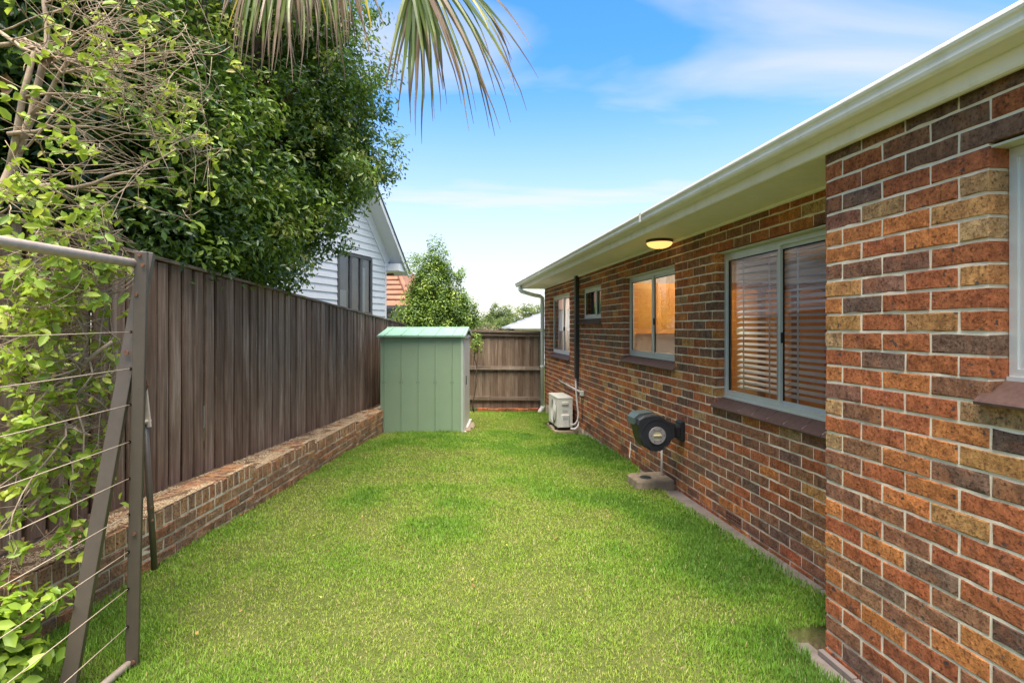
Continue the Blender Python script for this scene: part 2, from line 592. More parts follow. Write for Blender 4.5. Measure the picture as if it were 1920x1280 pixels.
M["line_bronze"] = plain("bronze_powdercoat", (0.085, 0.066, 0.050), 0.42, 0.5, var=0.08, scale=20, dirt=(0.115, 0.092, 0.072))
M["line_tube"] = plain("weathered_tube", (0.60, 0.49, 0.41), 0.55, 0.35, 0.0, var=0.14, scale=25, dirt=(0.38, 0.30, 0.24))
M["cord"] = plain("cream_cord", (0.50, 0.40, 0.30), 0.7, var=0.1)
M["rust"] = plain("rusty_bolt", (0.16, 0.075, 0.045), 0.8, 0.3, var=0.3, scale=80)
M["weatherboard"] = plain("white_weatherboard", (0.66, 0.67, 0.69), 0.6, 0.3, var=0.03)
M["white_trim"] = plain("white_trim", (0.74, 0.74, 0.75), 0.55, var=0.02)
M["grey_trim"] = plain("charcoal_trim", (0.07, 0.07, 0.075), 0.5, var=0.1)
M["terracotta"] = plain("terracotta_tile", (0.27, 0.135, 0.09), 0.85, 0.2, var=0.30, scale=3, bump=0.4, bscale=20)
M["grey_board"] = plain("grey_weatherboard", (0.46, 0.48, 0.52), 0.6, var=0.04)
M["bark"] = plain("tree_bark", (0.085, 0.060, 0.042), 0.92, 0.2, var=0.35, scale=18, bump=0.6, bscale=50)
M["twig"] = plain("pale_twig", (0.36, 0.275, 0.20), 0.9, 0.2, var=0.30, scale=22, bump=0.5, bscale=120)
M["soil"] = plain("dry_soil", (0.17, 0.105, 0.062), 0.97, 0.1, var=0.35, scale=22, bump=0.9, bscale=90, dirt=(0.06, 0.042, 0.028))
M["earth"] = plain("garden_ground", (0.10, 0.095, 0.05), 0.97, 0.1, var=0.3, scale=1.5, bump=0.5, bscale=30)
M["lamp_base"] = plain("lamp_bronze", (0.08, 0.055, 0.04), 0.5)
M["lamp_glow"] = emit_material("lamp_glass_lit", (1.0, 0.60, 0.20), 0.42)
M["room_lamp_bright"] = emit_material("bedroom_lamp_lit", (1.0, 0.95, 0.90), 60.0)
M["room_lamp"] = emit_material("room_lamp_lit", (1.0, 0.88, 0.72), 15.0)


def lawn_z(X, Y):
    """height of the lawn: level near the camera, falling away to the back fence"""
    Y = np.asarray(Y, dtype=float)
    z = np.interp(Y, [-40, 0, 2.4, 4.0, 5.5, 7.0, 9.0, 10.0, 12.5, 16, 60], [0.03, 0.03, 0.02, 0.02, -0.02, -0.07, -0.145, -0.185, -0.30, -0.42, -0.9])
    z = z + 0.008 * np.sin(np.asarray(X) * 2.3 + 1.0) * np.cos(Y * 1.7)
    return z


TH = math.atan(0.142)
CT, ST = math.cos(TH), math.sin(TH)


def H(D, s, z=0.0):
    """house frame (D = out from the camera's line to the wall, s = along the wall) to world"""
    return Vector((D * CT - s * ST, D * ST + s * CT, z))


# ------------------------------------------------------------------ ground
def build_ground():
    # one sheet reaching the horizon; the yard itself is meshed finely
    xs = np.concatenate([[-1500, -300, -60, -20, -8, -5], np.arange(-3.6, 0.6, 0.2), np.arange(0.6, 2.7, 0.03), np.arange(2.8, 4.0, 0.2), [5, 9, 20, 60, 300, 1500]])
    ys = np.concatenate([[-1500, -300, -60, -15, -4, -1], np.arange(0, 2.2, 0.2), np.arange(2.2, 3.4, 0.04), np.arange(3.4, 13.6, 0.2), [15, 18, 25, 40, 80, 300, 1500]])
    gx, gy = np.meshgrid(xs, ys, indexing='ij')
    gz = lawn_z(gx, gy) - 0.012
    D, ss = gx * CT + gy * ST, -gx * ST + gy * CT
    over = np.clip((D - lawn_edge(ss)) / 0.05, 0, 1) * ((gy > -1) & (gy < 13))
    gz = gz - 0.13 * over * over * (3 - 2 * over)
    V = np.stack([gx, gy, gz], -1).reshape(-1, 3)
    ny = len(ys)
    i, j = np.meshgrid(np.arange(len(xs) - 1), np.arange(ny - 1), indexing='ij')
    a = (i * ny + j).ravel()
    F = np.stack([a, a + ny, a + ny + 1, a + 1], -1)
    t = NT("lawn_ground")
    p = t.pos()
    f = t.noise(p, 3.0, 6, 0.6)
    c = t.mix(t.rng(f, 0.3, 0.7), (0.060, 0.085, 0.018), (0.105, 0.120, 0.035))
    c = t.mix(t.rng(t.noise(p, 40, 4, 0.6), 0.5, 0.7, 0, 0.5), c, (0.13, 0.10, 0.05))
    bare = t.node("ShaderNodeAttribute", attribute_name="bare").outputs["Fac"]
    c = t.mix(bare, c, t.mix(t.rng(t.noise(p, 30, 5, 0.6), 0.35, 0.65), (0.06, 0.043, 0.028), (0.17, 0.125, 0.08)))
    t.color(c)
    t.bump(t.noise(p, 60, 4, 0.6), 0.5, 0.02)
    me = np_mesh("ground", V, F, t.set(0.95, 0.1), {"bare": over.ravel()}, smooth=True)
    o = link("ground", me)
    tag(o, kind="structure")


def lawn_edge(s):
    """how far the turf reaches towards the house, measured in the house frame"""
    e = np.where(s > 2.66, 2.485 - np.interp(s, [2.7, 3.0, 4.6, 5.0, 5.9, 6.4, 8.6, 8.9, 10.2, 10.5, 12.2], [0.02, 0.14, 0.20, 0.20, 0.14, 0.03, 0.03, 0.46, 0.46, 0.03, 0.03]), 1.83)
    return e + 0.014 * np.sin(s * 9.0) * np.cos(s * 23.0)


def value_noise(x, y, seed, scale):
    """smooth 2-D value noise in numpy"""
    r = np.random.default_rng(seed)
    tab = r.random((64, 64))
    u, v = x / scale, y / scale
    i, j = np.floor(u).astype(int), np.floor(v).astype(int)
    fu, fv = u - i, v - j
    fu, fv = fu * fu * (3 - 2 * fu), fv * fv * (3 - 2 * fv)
    g = lambda a, b: tab[a % 64, b % 64]
    return (g(i, j) * (1 - fu) + g(i + 1, j) * fu) * (1 - fv) + (g(i, j + 1) * (1 - fu) + g(i + 1, j + 1) * fu) * fv


SHED = dict(x0=-2.27, x1=-0.846, y0=9.2, y1=10.6)


def lawn_mask(X, Y):
    D = X * CT + Y * ST
    s = -X * ST + Y * CT
    left = -2.555 + 0.036 * Y + 0.004
    edge = lawn_edge(s)
    ok = (X > left) & (D < edge) & (Y < 12.42)
    ok &= ~((X > SHED['x0'] - .02) & (X < SHED['x1'] + 0.10) & (Y > SHED['y0'] + .0) & (Y < SHED['y1'] + .05))
    # concrete gully block
    ok &= ~((D > 2.04) & (s > 5.24) & (s < 5.68))
    return ok


def build_grass():
    N = 900000
    # density falls with distance
    u = RNG.random(N)
    y0, y1 = 1.0, 12.45
    k = 0.75
    Y = (y0 ** (1 - k) + u * (y1 ** (1 - k) - y0 ** (1 - k))) ** (1 / (1 - k))
    X = RNG.uniform(-2.55, 2.45, N)
    ok = lawn_mask(X, Y)
    # the frame's left and right limits, with a margin for other viewpoints
    ok &= (X > -1.25 * Y - 0.7) & (X < 1.25 * Y + 0.7)
    X, Y = X[ok], Y[ok]
    n = len(X)
    # growth pattern: lush and thin patches, mown
    p1 = value_noise(X + 9, Y + 3, 3, 0.75)
    p2 = value_noise(X + 2, Y + 7, 4, 0.28)
    p3 = value_noise(X + 5, Y + 1, 5, 2.2)
    fine = value_noise(X + 5, Y + 1, 6, 0.07)
    p4 = value_noise(X + 1, Y * 0.55 + 4, 8, 0.42)
    lush = 0.36 * p1 + 0.26 * p2 + 0.26 * p3 + 0.12 * p4
    lush = 0.44 + (lush - 0.5) * 2.3
    # soft house shade is painted as darker turf by the wall; a worn dry strip on the left half
    D = X * CT + Y * ST
    lush = lush + np.interp(D, [-2.3, -0.9, 0.2, 0.9, 1.7, 2.5], [0.02, -0.10, 0.06, -0.04, 0.14, 0.24])
    lush = lush + 0.07 * np.sin(D * 2 * np.pi / 0.95 + 0.8)      # mowing bands
    keep = RNG.random(n) < (0.55 + 0.45 * np.clip(lush * 1.6, 0, 1)) * (0.72 + 0.28 * np.clip(fine * 2.2, 0, 1))
    X, Y, lush, fine = X[keep], Y[keep], lush[keep], fine[keep]
    n = len(X)
    Zg = lawn_z(X, Y) - 0.014
    far = 1.0 + 0.18 * np.clip(Y - 2.0, 0, 12)
    L = RNG.uniform(0.018, 0.038, n) * (0.75 + 0.55 * lush) * (0.75 + 0.5 * fine)
    L *= np.where(RNG.random(n) < 0.03, 1.6, 1.0)
    # longer untrimmed blades against the walls and the shed
    gap = np.minimum(X - (-2.555 + 0.036 * Y), lawn_edge(-X * ST + Y * CT) - (X * CT + Y * ST))
    gap = np.minimum(gap, np.where((X > SHED['x0']) & (X < SHED['x1']), np.abs(SHED['y0'] - Y), 9.0))
    L *= 1 + 0.9 * np.exp(-(gap / 0.05) ** 2) * RNG.random(n)
    W = RNG.uniform(0.0010, 0.0021, n) * far
    az = RNG.uniform(0, 2 * np.pi, n)
    lean = RNG.uniform(0.15, 1.15, n)
    dx, dy = np.cos(az), np.sin(az)
    fx, fy = -np.sin(az + RNG.uniform(-.6, .6, n)), np.cos(az)
    base = np.stack([X, Y, Zg], -1)
    mid = base + np.stack([dx * L * .45 * np.sin(lean * .6), dy * L * .45 * np.sin(lean * .6), L * .55 * np.cos(lean * .6)], -1)
    tip = mid + np.stack([dx * L * .6 * np.sin(lean), dy * L * .6 * np.sin(lean), L * .5 * np.cos(lean)], -1)
    side = np.stack([fx, fy, np.zeros(n)], -1) * W[:, None]
    V = np.stack([base, mid - side, mid + side, tip], 1).reshape(-1, 3)
    b = np.arange(n) * 4
    F = np.concatenate([np.stack([b, b + 2, b + 1], -1), np.stack([b + 1, b + 2, b + 3], -1)], 0)
    tone = np.clip(0.10 + 0.80 * lush + RNG.normal(0, 0.07, n), 0.02, 0.88)
    dry = RNG.random(n) < np.clip(0.07 - 0.24 * (lush - 0.3), 0.010, 0.26)
    tone[dry] = RNG.uniform(0.93, 1.0, dry.sum())
    mat = leaf_material("grass_blade", [(0.0, (0.30, 0.385, 0.055)), (0.35, (0.215, 0.355, 0.040)), (0.62, (0.150, 0.300, 0.030)),
                                        (0.86, (0.095, 0.215, 0.026)), (0.90, (0.095, 0.215, 0.026)), (0.94, (0.44, 0.38, 0.16)), (1.0, (0.52, 0.44, 0.22))],
                        rough=0.5, trans=0.34, spec=0.3, tcol=(0.22, 0.40, 0.04))
    me = np_mesh("grass", V, F, mat, {"rnd": np.repeat(tone, 4)})
    o = link("grass", me)
    tag(o, "short bright green mown grass covering the yard", "grass", kind="stuff")


build_ground()
build_grass()

# ------------------------------------------------------------------ brick house
PAL = {
    'R': (0.420, 0.135, 0.060), 'O': (0.560, 0.210, 0.072), 'Y': (0.52, 0.265, 0.105), 'T': (0.47, 0.290, 0.150),
    'B': (0.310, 0.150, 0.088), 'P': (0.265, 0.125, 0.086), 'D': (0.200, 0.120, 0.090), 'K': (0.120, 0.080, 0.064),
}
WEIGHT = "RRRRRRRRROOOOOBBBBBBBPPPPPDDDYT"


def tint(ch, j=0.12):
    c = PAL[ch]
    k = 1 + random.uniform(-j, j)
    return tuple(max(0.01, x * k * (1 + random.uniform(-0.05, 0.05))) for x in c)


def brick_geo(w, h, d, c=0.004, jit=0.0018, rng=random):
    """a brick with its face on the plane x=0 looking to -x, y along the wall, 0..w, z 0..h; edges chipped"""
    J = lambda k=1.0: rng.uniform(-jit, jit) * k
    ring = [(0, 0), (w * 0.36, 0), (w * 0.7, 0), (w, 0), (w, h), (w * 0.66, h), (w * 0.3, h), (0, h)]
    n = len(ring)
    vs = []
    for X, ins in ((d, 0), (c, 0), (0.0, c)):
        for Y, Z in ring:
            iy = ins if Y == 0 else (-ins if Y == w else 0)
            iz = ins if Z == 0 else -ins
            chip = rng.uniform(0, 0.0045) if (X < d and rng.random() < 0.15) else 0.0
            vs.append((X + (J(0.6) if X < d else 0) + chip * 0.5, Y + iy + J() + (chip if Y == 0 else (-chip if Y == w else 0)), Z + iz + J() + (chip if Z == 0 else -chip)))
    fs = [tuple(2 * n + k for k in range(n))[::-1], tuple(range(n))]
    for a, b_ in ((0, n), (n, 2 * n)):
        for k in range(n):
            k2 = (k + 1) % n
            fs.append((a + k, b_ + k, b_ + k2, a + k2))
    return vs, fs


_brick_cache = {}


def brick_mesh(w, h, d, mat):
    key = (round(w, 3), round(h, 3), round(d, 3), mat.name, random.randrange(6))
    if key not in _brick_cache:
        v, f = brick_geo(w, h, d)
        me = bpy.data.meshes.new("brick")
        me.from_pydata(v, [], f)
        me.materials.append(mat)
        _brick_cache[key] = me
    return _brick_cache[key]


class BrickPile:
    """bricks too many to stand alone, joined into one part"""
    def __init__(s): s.V, s.F, s.C = [], [], []

    def add(s, verts, faces, col):
        b = len(s.V)
        s.V += verts
        s.F += [tuple(b + i for i in f) for f in faces]
        s.C += [col] * len(verts)

    def build(s, name, parent):
        me = bpy.data.meshes.new(name)
        me.from_pydata(s.V, [], s.F)
        at = me.attributes.new("tint", 'FLOAT_COLOR', 'POINT')
        at.data.foreach_set("color", np.array([(*c, 1) for c in s.C], dtype=np.float32).ravel())
        me.materials.append(M["brick_many"])
        o = link(name, me, parent)
        tag(o, kind="stuff")
        return o


house = empty("brick_house", (0, 0, 0), TH)
tag(house, "single storey house of mixed red and brown brick with cream eaves along the lawn", "house")
FAR_D, NEAR_D, CORNER, END_S = 2.485, 2.005, 2.52, 12.13
COURSE = 0.086
J0 = -0.003                       # a bed joint; all others lie 86 mm apart
SOFFIT = 2.560
#            s0,    s1,   z0 (sill course bottom), z1 (lintel)
OPEN_FAR = [(9.80, 11.56, 1.029, 2.319), (7.86, 9.06, 1.717, 2.319), (5.32, 6.87, 1.201, 2.319), (2.93, 4.489, 0.943, 2.319)]
OPEN_NEAR = [(0.10, 1.69, 1.373, 2.319)]
VENTS = [(4.195, J0), (5.395, J0), (6.835, J0), (8.515, J0)]     # centres, on the brick grid
NEAR_ROWS = ["DBDDB", "RRBDR", "RRPDR", "PDRR", "PTRT", "OOOY", "OROT", "PPPR", "YPRY", "ODRR", "YRYR", "TRRD", "RDRR", "OROB".replace("O", "O"),
             "PRRTB", "TBROK", "RROYR", "TBODB", "BRORP", "DROYR", "PBRRB", "ORBRR", "RODRP", "ORRBK", "BDBOR", "OBBOP", "RORBD", "RRRBR", "BRBPD", "RDRPB"]


def solid_spans(z0, z1, s0, s1, opens):
    """parts of the course z0..z1 between s0 and s1 that no opening cuts"""
    spans = [(s0, s1)]
    for a, b, oz0, oz1 in opens:
        if z1 > oz0 + 0.01 and z0 < oz1 - 0.01:
            nxt = []
            for p, q in spans:
                if b <= p or a >= q: nxt.append((p, q)); continue
                if a > p + 0.02: nxt.append((p, a))
                if b < q - 0.02: nxt.append((b, q))
            spans = nxt
    return spans


def wall_core(name, D, s0, s1, zb, zt, opens, depth=0.118, rec=0.0045):
    """the mortar bed behind the brick faces, with real openings"""
    m = MB()
    ss = sorted({s0, s1, *[o[0] for o in opens], *[o[1] for o in opens]})
    ss = [x for x in ss if s0 <= x <= s1]
    for a, b in zip(ss[:-1], ss[1:]):
        mid = (a + b) / 2
        hit = [o for o in opens if o[0] <= mid <= o[1]]
        lo = a + (rec if any(abs(o[1] - a) < 1e-6 for o in opens) else 0)
        hi = b - (rec if any(abs(o[0] - b) < 1e-6 for o in opens) else 0)
        if not hit:
            m.box(D + rec, D + depth, lo, hi, zb, zt)
        else:
            o = hit[0]
            m.box(D + rec, D + depth, lo - rec, hi + rec, zb, o[2] - 0.002)
            m.box(D + rec, D + depth, lo - rec, hi + rec, o[3] + 0.010, zt)
    return m.build(name, M["mortar"], house)


wall_far = wall_core("wall", FAR_D, CORNER - 0.1, END_S - 0.006, -0.35, 2.62, OPEN_FAR)
wall_near = wall_core("wall", NEAR_D, -1.6, CORNER - 0.006, -0.35, 2.575, OPEN_NEAR)
tag(wall_near, "brick wall of the projecting block nearest the camera")

bricks = []     # (distance, wall, D, s, z, w, colour)
for k in range(-1, 30):
    z0 = J0 + k * COURSE + 0.005
    if z0 > SOFFIT + 0.02: break
    # projecting block: bond starts from its corner
    row = 29 - k
    seq = NEAR_ROWS[row] if 0 <= row < len(NEAR_ROWS) else "RBPOR"
    for a, b in solid_spans(z0, z0 + 0.076, -1.55, CORNER, OPEN_NEAR):
        s = b if b == CORNER else b
        first = True
        n = 0
        while s > a + 0.03:
            if b == CORNER:
                w = 0.110 if (first and row % 2 == 1) else 0.230
            else:
                w = 0.110 if (first and row % 2 == 0) else 0.230
            first = False
            w = min(w, s - a)
            if s - w - a < 0.05: w = s - a
            ch = seq[n] if (b == CORNER and n < len(seq)) else random.choice(WEIGHT)
            bricks.append((math.hypot(s - w / 2, NEAR_D), wall_near, NEAR_D, s - w, z0, w, ch))
            s -= w + 0.010
            n += 1
    # long wall: running bond on a common grid
    for a, b in solid_spans(z0, z0 + 0.076, CORNER, END_S, OPEN_FAR):
        off = 0.12 if k % 2 else 0.0
        g = math.floor((a - off) / 0.24) * 0.24 + off
        while g < b:
            lo, hi = max(g, a), min(g + 0.230, b)
            if hi - lo > 0.035:
                if not any(abs(lo + 0.115 - v[0]) < 0.05 and abs(z0 - 0.005 - v[1]) < 0.01 for v in VENTS):
                    bricks.append((math.hypot((lo + hi) / 2, FAR_D) + (0 if lo > 2.95 else 30), wall_far, FAR_D, lo, z0, hi - lo, random.choice(WEIGHT)))
            g += 0.24
bricks.sort(key=lambda q: q[0] if q[3] + q[5] > 1.45 else q[0] + 60)
piles = {wall_far: BrickPile(), wall_near: BrickPile()}
for i, (dist, wall, D, s, z, w, ch) in enumerate(bricks):
    dx = random.uniform(-0.0025, 0.0015)
    col = tint(ch)
    if i < 296:
        o = link("brick", brick_mesh(w, 0.0745, 0.108, M["brick"]), wall, (D + dx, s, z + random.uniform(-.0012, .0012)))
        o.color = (*col, 1)
    else:
        v, f = brick_geo(w, 0.0745, 0.108)
        piles[wall].add([(D + dx + a, s + b, z + c) for a, b, c in v], f, col)
for w_, pl in piles.items():
    pl.build("brick_courses", w_)
# the short return of the projecting block and the far gable end, same brick
pile = BrickPile()
for k in range(-1, 30):
    z0 = J0 + k * COURSE + 0.005
    for j in range(2):
        v, f = brick_geo(0.228, 0.076, 0.1)
        pile.add([(NEAR_D + 0.115 + j * 0.24 + b - (0.12 if k % 2 else 0) * (1 if j else 0), CORNER + 0.002 - a, z0 + c) for a, b, c in v],
                 [fc[::-1] for fc in f], tint(random.choice(WEIGHT)))
    for j in range(14):
        v, f = brick_geo(0.230, 0.076, 0.1)
        pile.add([(FAR_D + 0.115 + j * 0.24 + (0.12 if k % 2 else 0) + b, END_S - a, z0 + c) for a, b, c in v],
                 [fc[::-1] for fc in f], tint(random.choice(WEIGHT)))
ret = MB().box(NEAR_D + 0.118, FAR_D + 0.12, CORNER - 0.12, CORNER - 0.006, -0.35, 2.575).box(FAR_D + 0.118, FAR_D + 3.6, END_S - 0.12, END_S - 0.006, -0.35, 2.62).build("wall", M["mortar"], house)
pile.build("brick_courses", ret)

# vents low in the wall
for s, z in VENTS:
    m = MB()
    s0, s1, z0, z1 = s - 0.115, s + 0.115, z + 0.005, z + 0.081
    m.box(FAR_D - 0.006, FAR_D + 0.02, s0, s1, z0, z0 + 0.014).box(FAR_D - 0.006, FAR_D + 0.02, s0, s1, z1 - 0.014, z1)
    m.box(FAR_D - 0.005, FAR_D + 0.018, s0, s1, z0 + 0.033, z0 + 0.043)
    for i in range(8):
        y = s0 + i * (0.230 - 0.012) / 7
        m.box(FAR_D - 0.0055, FAR_D + 0.019, y, y + 0.012, z0 + 0.013, z1 - 0.013)
    v = m.build("air_vent", M["vent"], house)
    MB().box(FAR_D + 0.002, FAR_D + 0.018, s0 + .001, s1 - .001, z0 + .001, z1 - .001).build("cavity_shade", M["hole_shade"], v)  # dark block in front of the mortar paints the vent's inner shade


# eaves: soffit, fascia, gutter, roof
def strip(outline, s0, s1, name, mat, parent, smooth=False):
    return MB().prism(outline, lambda p: (p[0], s0, p[1]), lambda p: (p[0], s1, p[1])).build(name, mat, parent, smooth)


E0, E1 = -1.8, 12.40
soffit = MB().box(1.985, FAR_D + 0.03, CORNER - 0.02, E1 - 0.02, SOFFIT, SOFFIT + 0.012).build("soffit", M["soffit"], house)
MB().box(FAR_D - 0.022, FAR_D - 0.002, CORNER + 0.01, END_S, SOFFIT - 0.022, SOFFIT - 0.001).build("cornice_strip", M["soffit"], soffit)
fas = [(1.945, 2.600), (1.945, 2.545), (1.950, 2.534), (1.962, 2.529), (1.980, 2.532), (1.984, 2.545), (1.984, 2.70), (1.945, 2.70)]
fascia = strip(fas, E0, E1, "fascia", M["gutter"], house)
gut = [(1.838, 2.690), (1.832, 2.684), (1.830, 2.672), (1.834, 2.662), (1.842, 2.655), (1.846, 2.645), (1.846, 2.628), (1.852, 2.614),
       (1.864, 2.604), (1.882, 2.600), (1.942, 2.600), (1.942, 2.604), (1.884, 2.604), (1.866, 2.608), (1.856, 2.617), (1.850, 2.630), (1.850, 2.688), (1.844, 2.692)]
gutter = strip(gut, E0, E1 + 0.01, "gutter", M["gutter"], house)
MB().prism(gut[:11] + [(1.942, 2.69)], lambda p: (p[0], E1 + 0.011, p[1]), lambda p: (p[0], E1 + 0.014, p[1])).build("gutter_end", M["gutter"], gutter)
jm = MB()
for s in (4.6, 9.4):
    jm.box(1.8275, 1.829, s, s + 0.05, 2.606, 2.688)
jm.build("gutter_joint", M["gutter"], gutter)
# tiled roof: rolled tiles in courses
def roof_mesh():
    ny = int((E1 - E0) / 0.03)
    ys = np.linspace(E0, E1 + 0.05, ny)
    V, F = [], []
    rows = 12
    for r in range(rows):
        for e in (0, 1):
            run = 0.34 * r + e * 0.40
            D = 1.872 + run * math.cos(R(21))
            zz = 2.681 + run * math.sin(R(21)) + (0.018 if e == 0 else 0.0)
            wave = 0.013 * np.abs(np.sin(ys * PI / 0.165)) ** 0.8
            for t in (0, 1):
                V.append(np.stack([np.full(ny, D), ys, zz + wave - (0.022 if t and e == 0 else 0)], -1))
    V = np.array(V).reshape(-1, 3)
    k = np.arange(ny - 1)
    for r in range(rows):
        b = r * 4 * ny
        top0, low0, top1 = b, b + ny, b + 2 * ny
        F.append(np.stack([top0 + k, top0 + k + 1, top1 + k + 1, top1 + k], -1))
        F.append(np.stack([low0 + k, low0 + k + 1, top0 + k + 1, top0 + k], -1))
    return np_mesh("roof", V, np.concatenate(F), M["roof_tile"], smooth=False)
roof = link("roof", roof_mesh(), house)
MB().box(1.99, 6.2, E0, E1 - 0.03, 2.60, 2.612).build("ceiling_lining", M["int_white"], house)
MB().prism([(1.98, 2.70), (6.05, 4.26), (6.05, 2.62), (1.99, 2.62)], lambda p: (p[0], E1 - 0.06, p[1]), lambda p: (p[0], E1 - 0.03, p[1])).build("gable_board", M["soffit"], house)

# downpipe with its offset bends at the far corner
dp = MB()
dp.tube([(1.90, 12.08, 2.60), (1.90, 12.08, 2.52), (1.93, 12.07, 2.48), (2.20, 12.05, 2.40), (2.36, 12.04, 2.37), (2.41, 12.03, 2.33), (2.415, 12.03, 2.20), (2.415, 12.03, -0.15)], 0.045, 12)
dpo = dp.build("downpipe", M["downpipe"], house, True)
MB().tube([(2.415, 12.03, -0.15), (2.415, 12.03, -0.19), (2.36, 12.0, -0.25), (2.33, 11.98, -0.32)], 0.05, 12).build("shoe", M["pvc"], dpo, True)
for z in (0.75, 2.0):
    MB().disc((2.415, 12.03, z), (0, 0, 1), 0.04, 0.051, 0.03, 16).build("bracket", M["downpipe"], dpo)


# ------------------------------------------------------------------ windows
def window(D, s0, s1, zs, zt, mull, fm, left_screen=True, sill_n=0.2, label=None, handle=True, right_vis=True):
    """aluminium sliding window in the opening s0..s1, sill course from zs, head zt; s grows away from the camera"""
    fd = D + 0.085                       # front of the frame
    zb = zs + COURSE + 0.004
    m = MB()
    t, dp_ = 0.030, 0.055
    m.box(fd, fd + dp_, s0 + 0.002, s0 + t, zb, zt - 0.012)
    m.box(fd, fd + dp_, s1 - t, s1 - 0.002, zb, zt - 0.012)
    m.box(fd - 0.001, fd + dp_ + 0.001, s0 + t, s1 - t, zb, zb + 0.036)
    m.box(fd - 0.001, fd + dp_ + 0.001, s0 + t, s1 - t, zt - 0.048, zt - 0.012)
    m.box(fd - 0.012, fd, s0 + 0.002, s1 - 0.002, zb - 0.010, zb + 0.008)
    w = m.build("window", fm, house)
    if label: tag(w, label)
    MB().box(D + 0.012, D + 0.112, s0 - 0.05, s1 + 0.05, zt - 0.010, zt - 0.001).build("lintel", M["lintel"], w)
    # two sashes: the near one (small s) slides in front
    for k, (a, b, off) in enumerate(((mull - 0.020, s1 - t, 0.006), (s0 + t, mull + 0.020, 0.030))):
        f = MB()
        q = 0.026
        x0, x1 = fd + off, fd + off + 0.022
        f.box(x0, x1, a, a + q, zb + 0.036, zt - 0.048)
        f.box(x0, x1, b - q, b, zb + 0.036, zt - 0.048)
        f.box(x0 + 0.001, x1 - 0.001, a + q, b - q, zb + 0.036, zb + 0.036 + q)
        f.box(x0 + 0.001, x1 - 0.001, a + q, b - q, zt - 0.048 - q, zt - 0.048)
        f.build("sash", fm, w)
        g = MB()
        g.box(x0 + 0.004, x1 - 0.004, a + q - 0.0005, a + q + 0.007, zb + 0.036 + q, zt - 0.048 - q)
        g.box(x0 + 0.004, x1 - 0.004, b - q - 0.007, b - q + 0.0005, zb + 0.036 + q, zt - 0.048 - q)
        g.box(x0 + 0.004, x1 - 0.004, a + q, b - q, zt - 0.048 - q - 0.007, zt - 0.048 - q + 0.0005)
        g.build("gasket", M["rubber"], w)
        MB().add([(x0 + 0.011, a + q, zb + 0.06), (x0 + 0.011, b - q, zb + 0.06), (x0 + 0.011, b - q, zt - 0.07), (x0 + 0.011, a + q, zt - 0.07)], [(0, 3, 2, 1)]).build("pane", M["glass"], w)
    if handle:
        zc = zb + (zt - zb) * 0.42
        MB().cbox(fd + 0.010, fd + 0.030, mull - 0.032, mull - 0.014, zc - 0.04, zc + 0.04, 0.004).build("handle", M["black"], w)
    # sloping sill tiles
    n = max(1, round((s1 - s0) / sill_n))
    step = (s1 - s0) / n
    # bed of mortar the tiles lie on
    MB().prism([(D - 0.020, zs + 0.010), (D + 0.117, zs + 0.010), (D + 0.117, zs + 0.080), (D + 0.08, zs + 0.080), (D - 0.020, zs + 0.018)],
               lambda p: (p[0], s0 - 0.025, p[1]), lambda p: (p[0], s1 + 0.025, p[1])).build("sill_bed", M["mortar"], w)
    for i in range(n):
        a, b = s0 + i * step, s0 + (i + 1) * step
        if i == 0: a -= 0.03
        if i == n - 1: b += 0.03
        prof = [(D - 0.034, zs - 0.006), (D + 0.082, zs + 0.076), (D + 0.082, zs + 0.088), (D - 0.030, zs + 0.013), (D - 0.037, zs + 0.005)]
        MB().prism(prof, lambda p: (p[0], a + 0.003, p[1]), lambda p: (p[0], b - 0.003, p[1])).build("sill_tile", M["sill"], w)
    return w


w1 = window(FAR_D, *OPEN_FAR[0], 10.69, M["alu_white"], sill_n=0.12, label="tall white framed window nearest the downpipe")
w2 = window(FAR_D, *OPEN_FAR[1], 8.43, M["alu_white"], sill_n=0.12, label="small high window beside the dark pipe duct", handle=False)
w3 = window(FAR_D, *OPEN_FAR[2], 6.13, M["alu"], sill_n=0.12, label="kitchen window showing orange timber cupboards")
w4 = window(FAR_D, *OPEN_FAR[3], 3.73, M["alu"], label="wide sliding window with venetian blinds")
w5 = window(NEAR_D, *OPEN_NEAR[0], 0.90, M["alu"], label="window at the edge of the projecting block")

# rooms behind the glass
WB = FAR_D + 0.30
rm = MB()
rm.box(FAR_D + 0.125, 6.2, 7.50, 7.58, -0.2, 2.599)      # kitchen end wall
rm.box(FAR_D + 0.125, 6.2, 9.30, 9.38, -0.2, 2.599)
rm.box(6.2, 6.28, -1.5, 12.0, -0.2, 2.599)
rm.box(3.6, 3.68, 7.59, 9.29, -0.2, 2.598)
rm.box(4.9, 4.98, 9.39, 12.0, -0.2, 2.598)
rm.box(NEAR_D + 0.5, 6.19, 1.75, 1.83, -0.2, 2.597)
rm.build("inner_wall", M["int_white"], house)
MB().box(FAR_D + 0.13, 6.2, CORNER, 12.0, 0.05, 0.10).box(NEAR_D + 0.13, 6.19, -1.5, CORNER - 0.13, 0.05, 0.099).build("inner_floor", M["floor_int"], house)
MB().box(FAR_D + 0.15, 4.0, 7.485, 7.499, 0.95, 1.58).build("splashback", M["tile_white"], house)

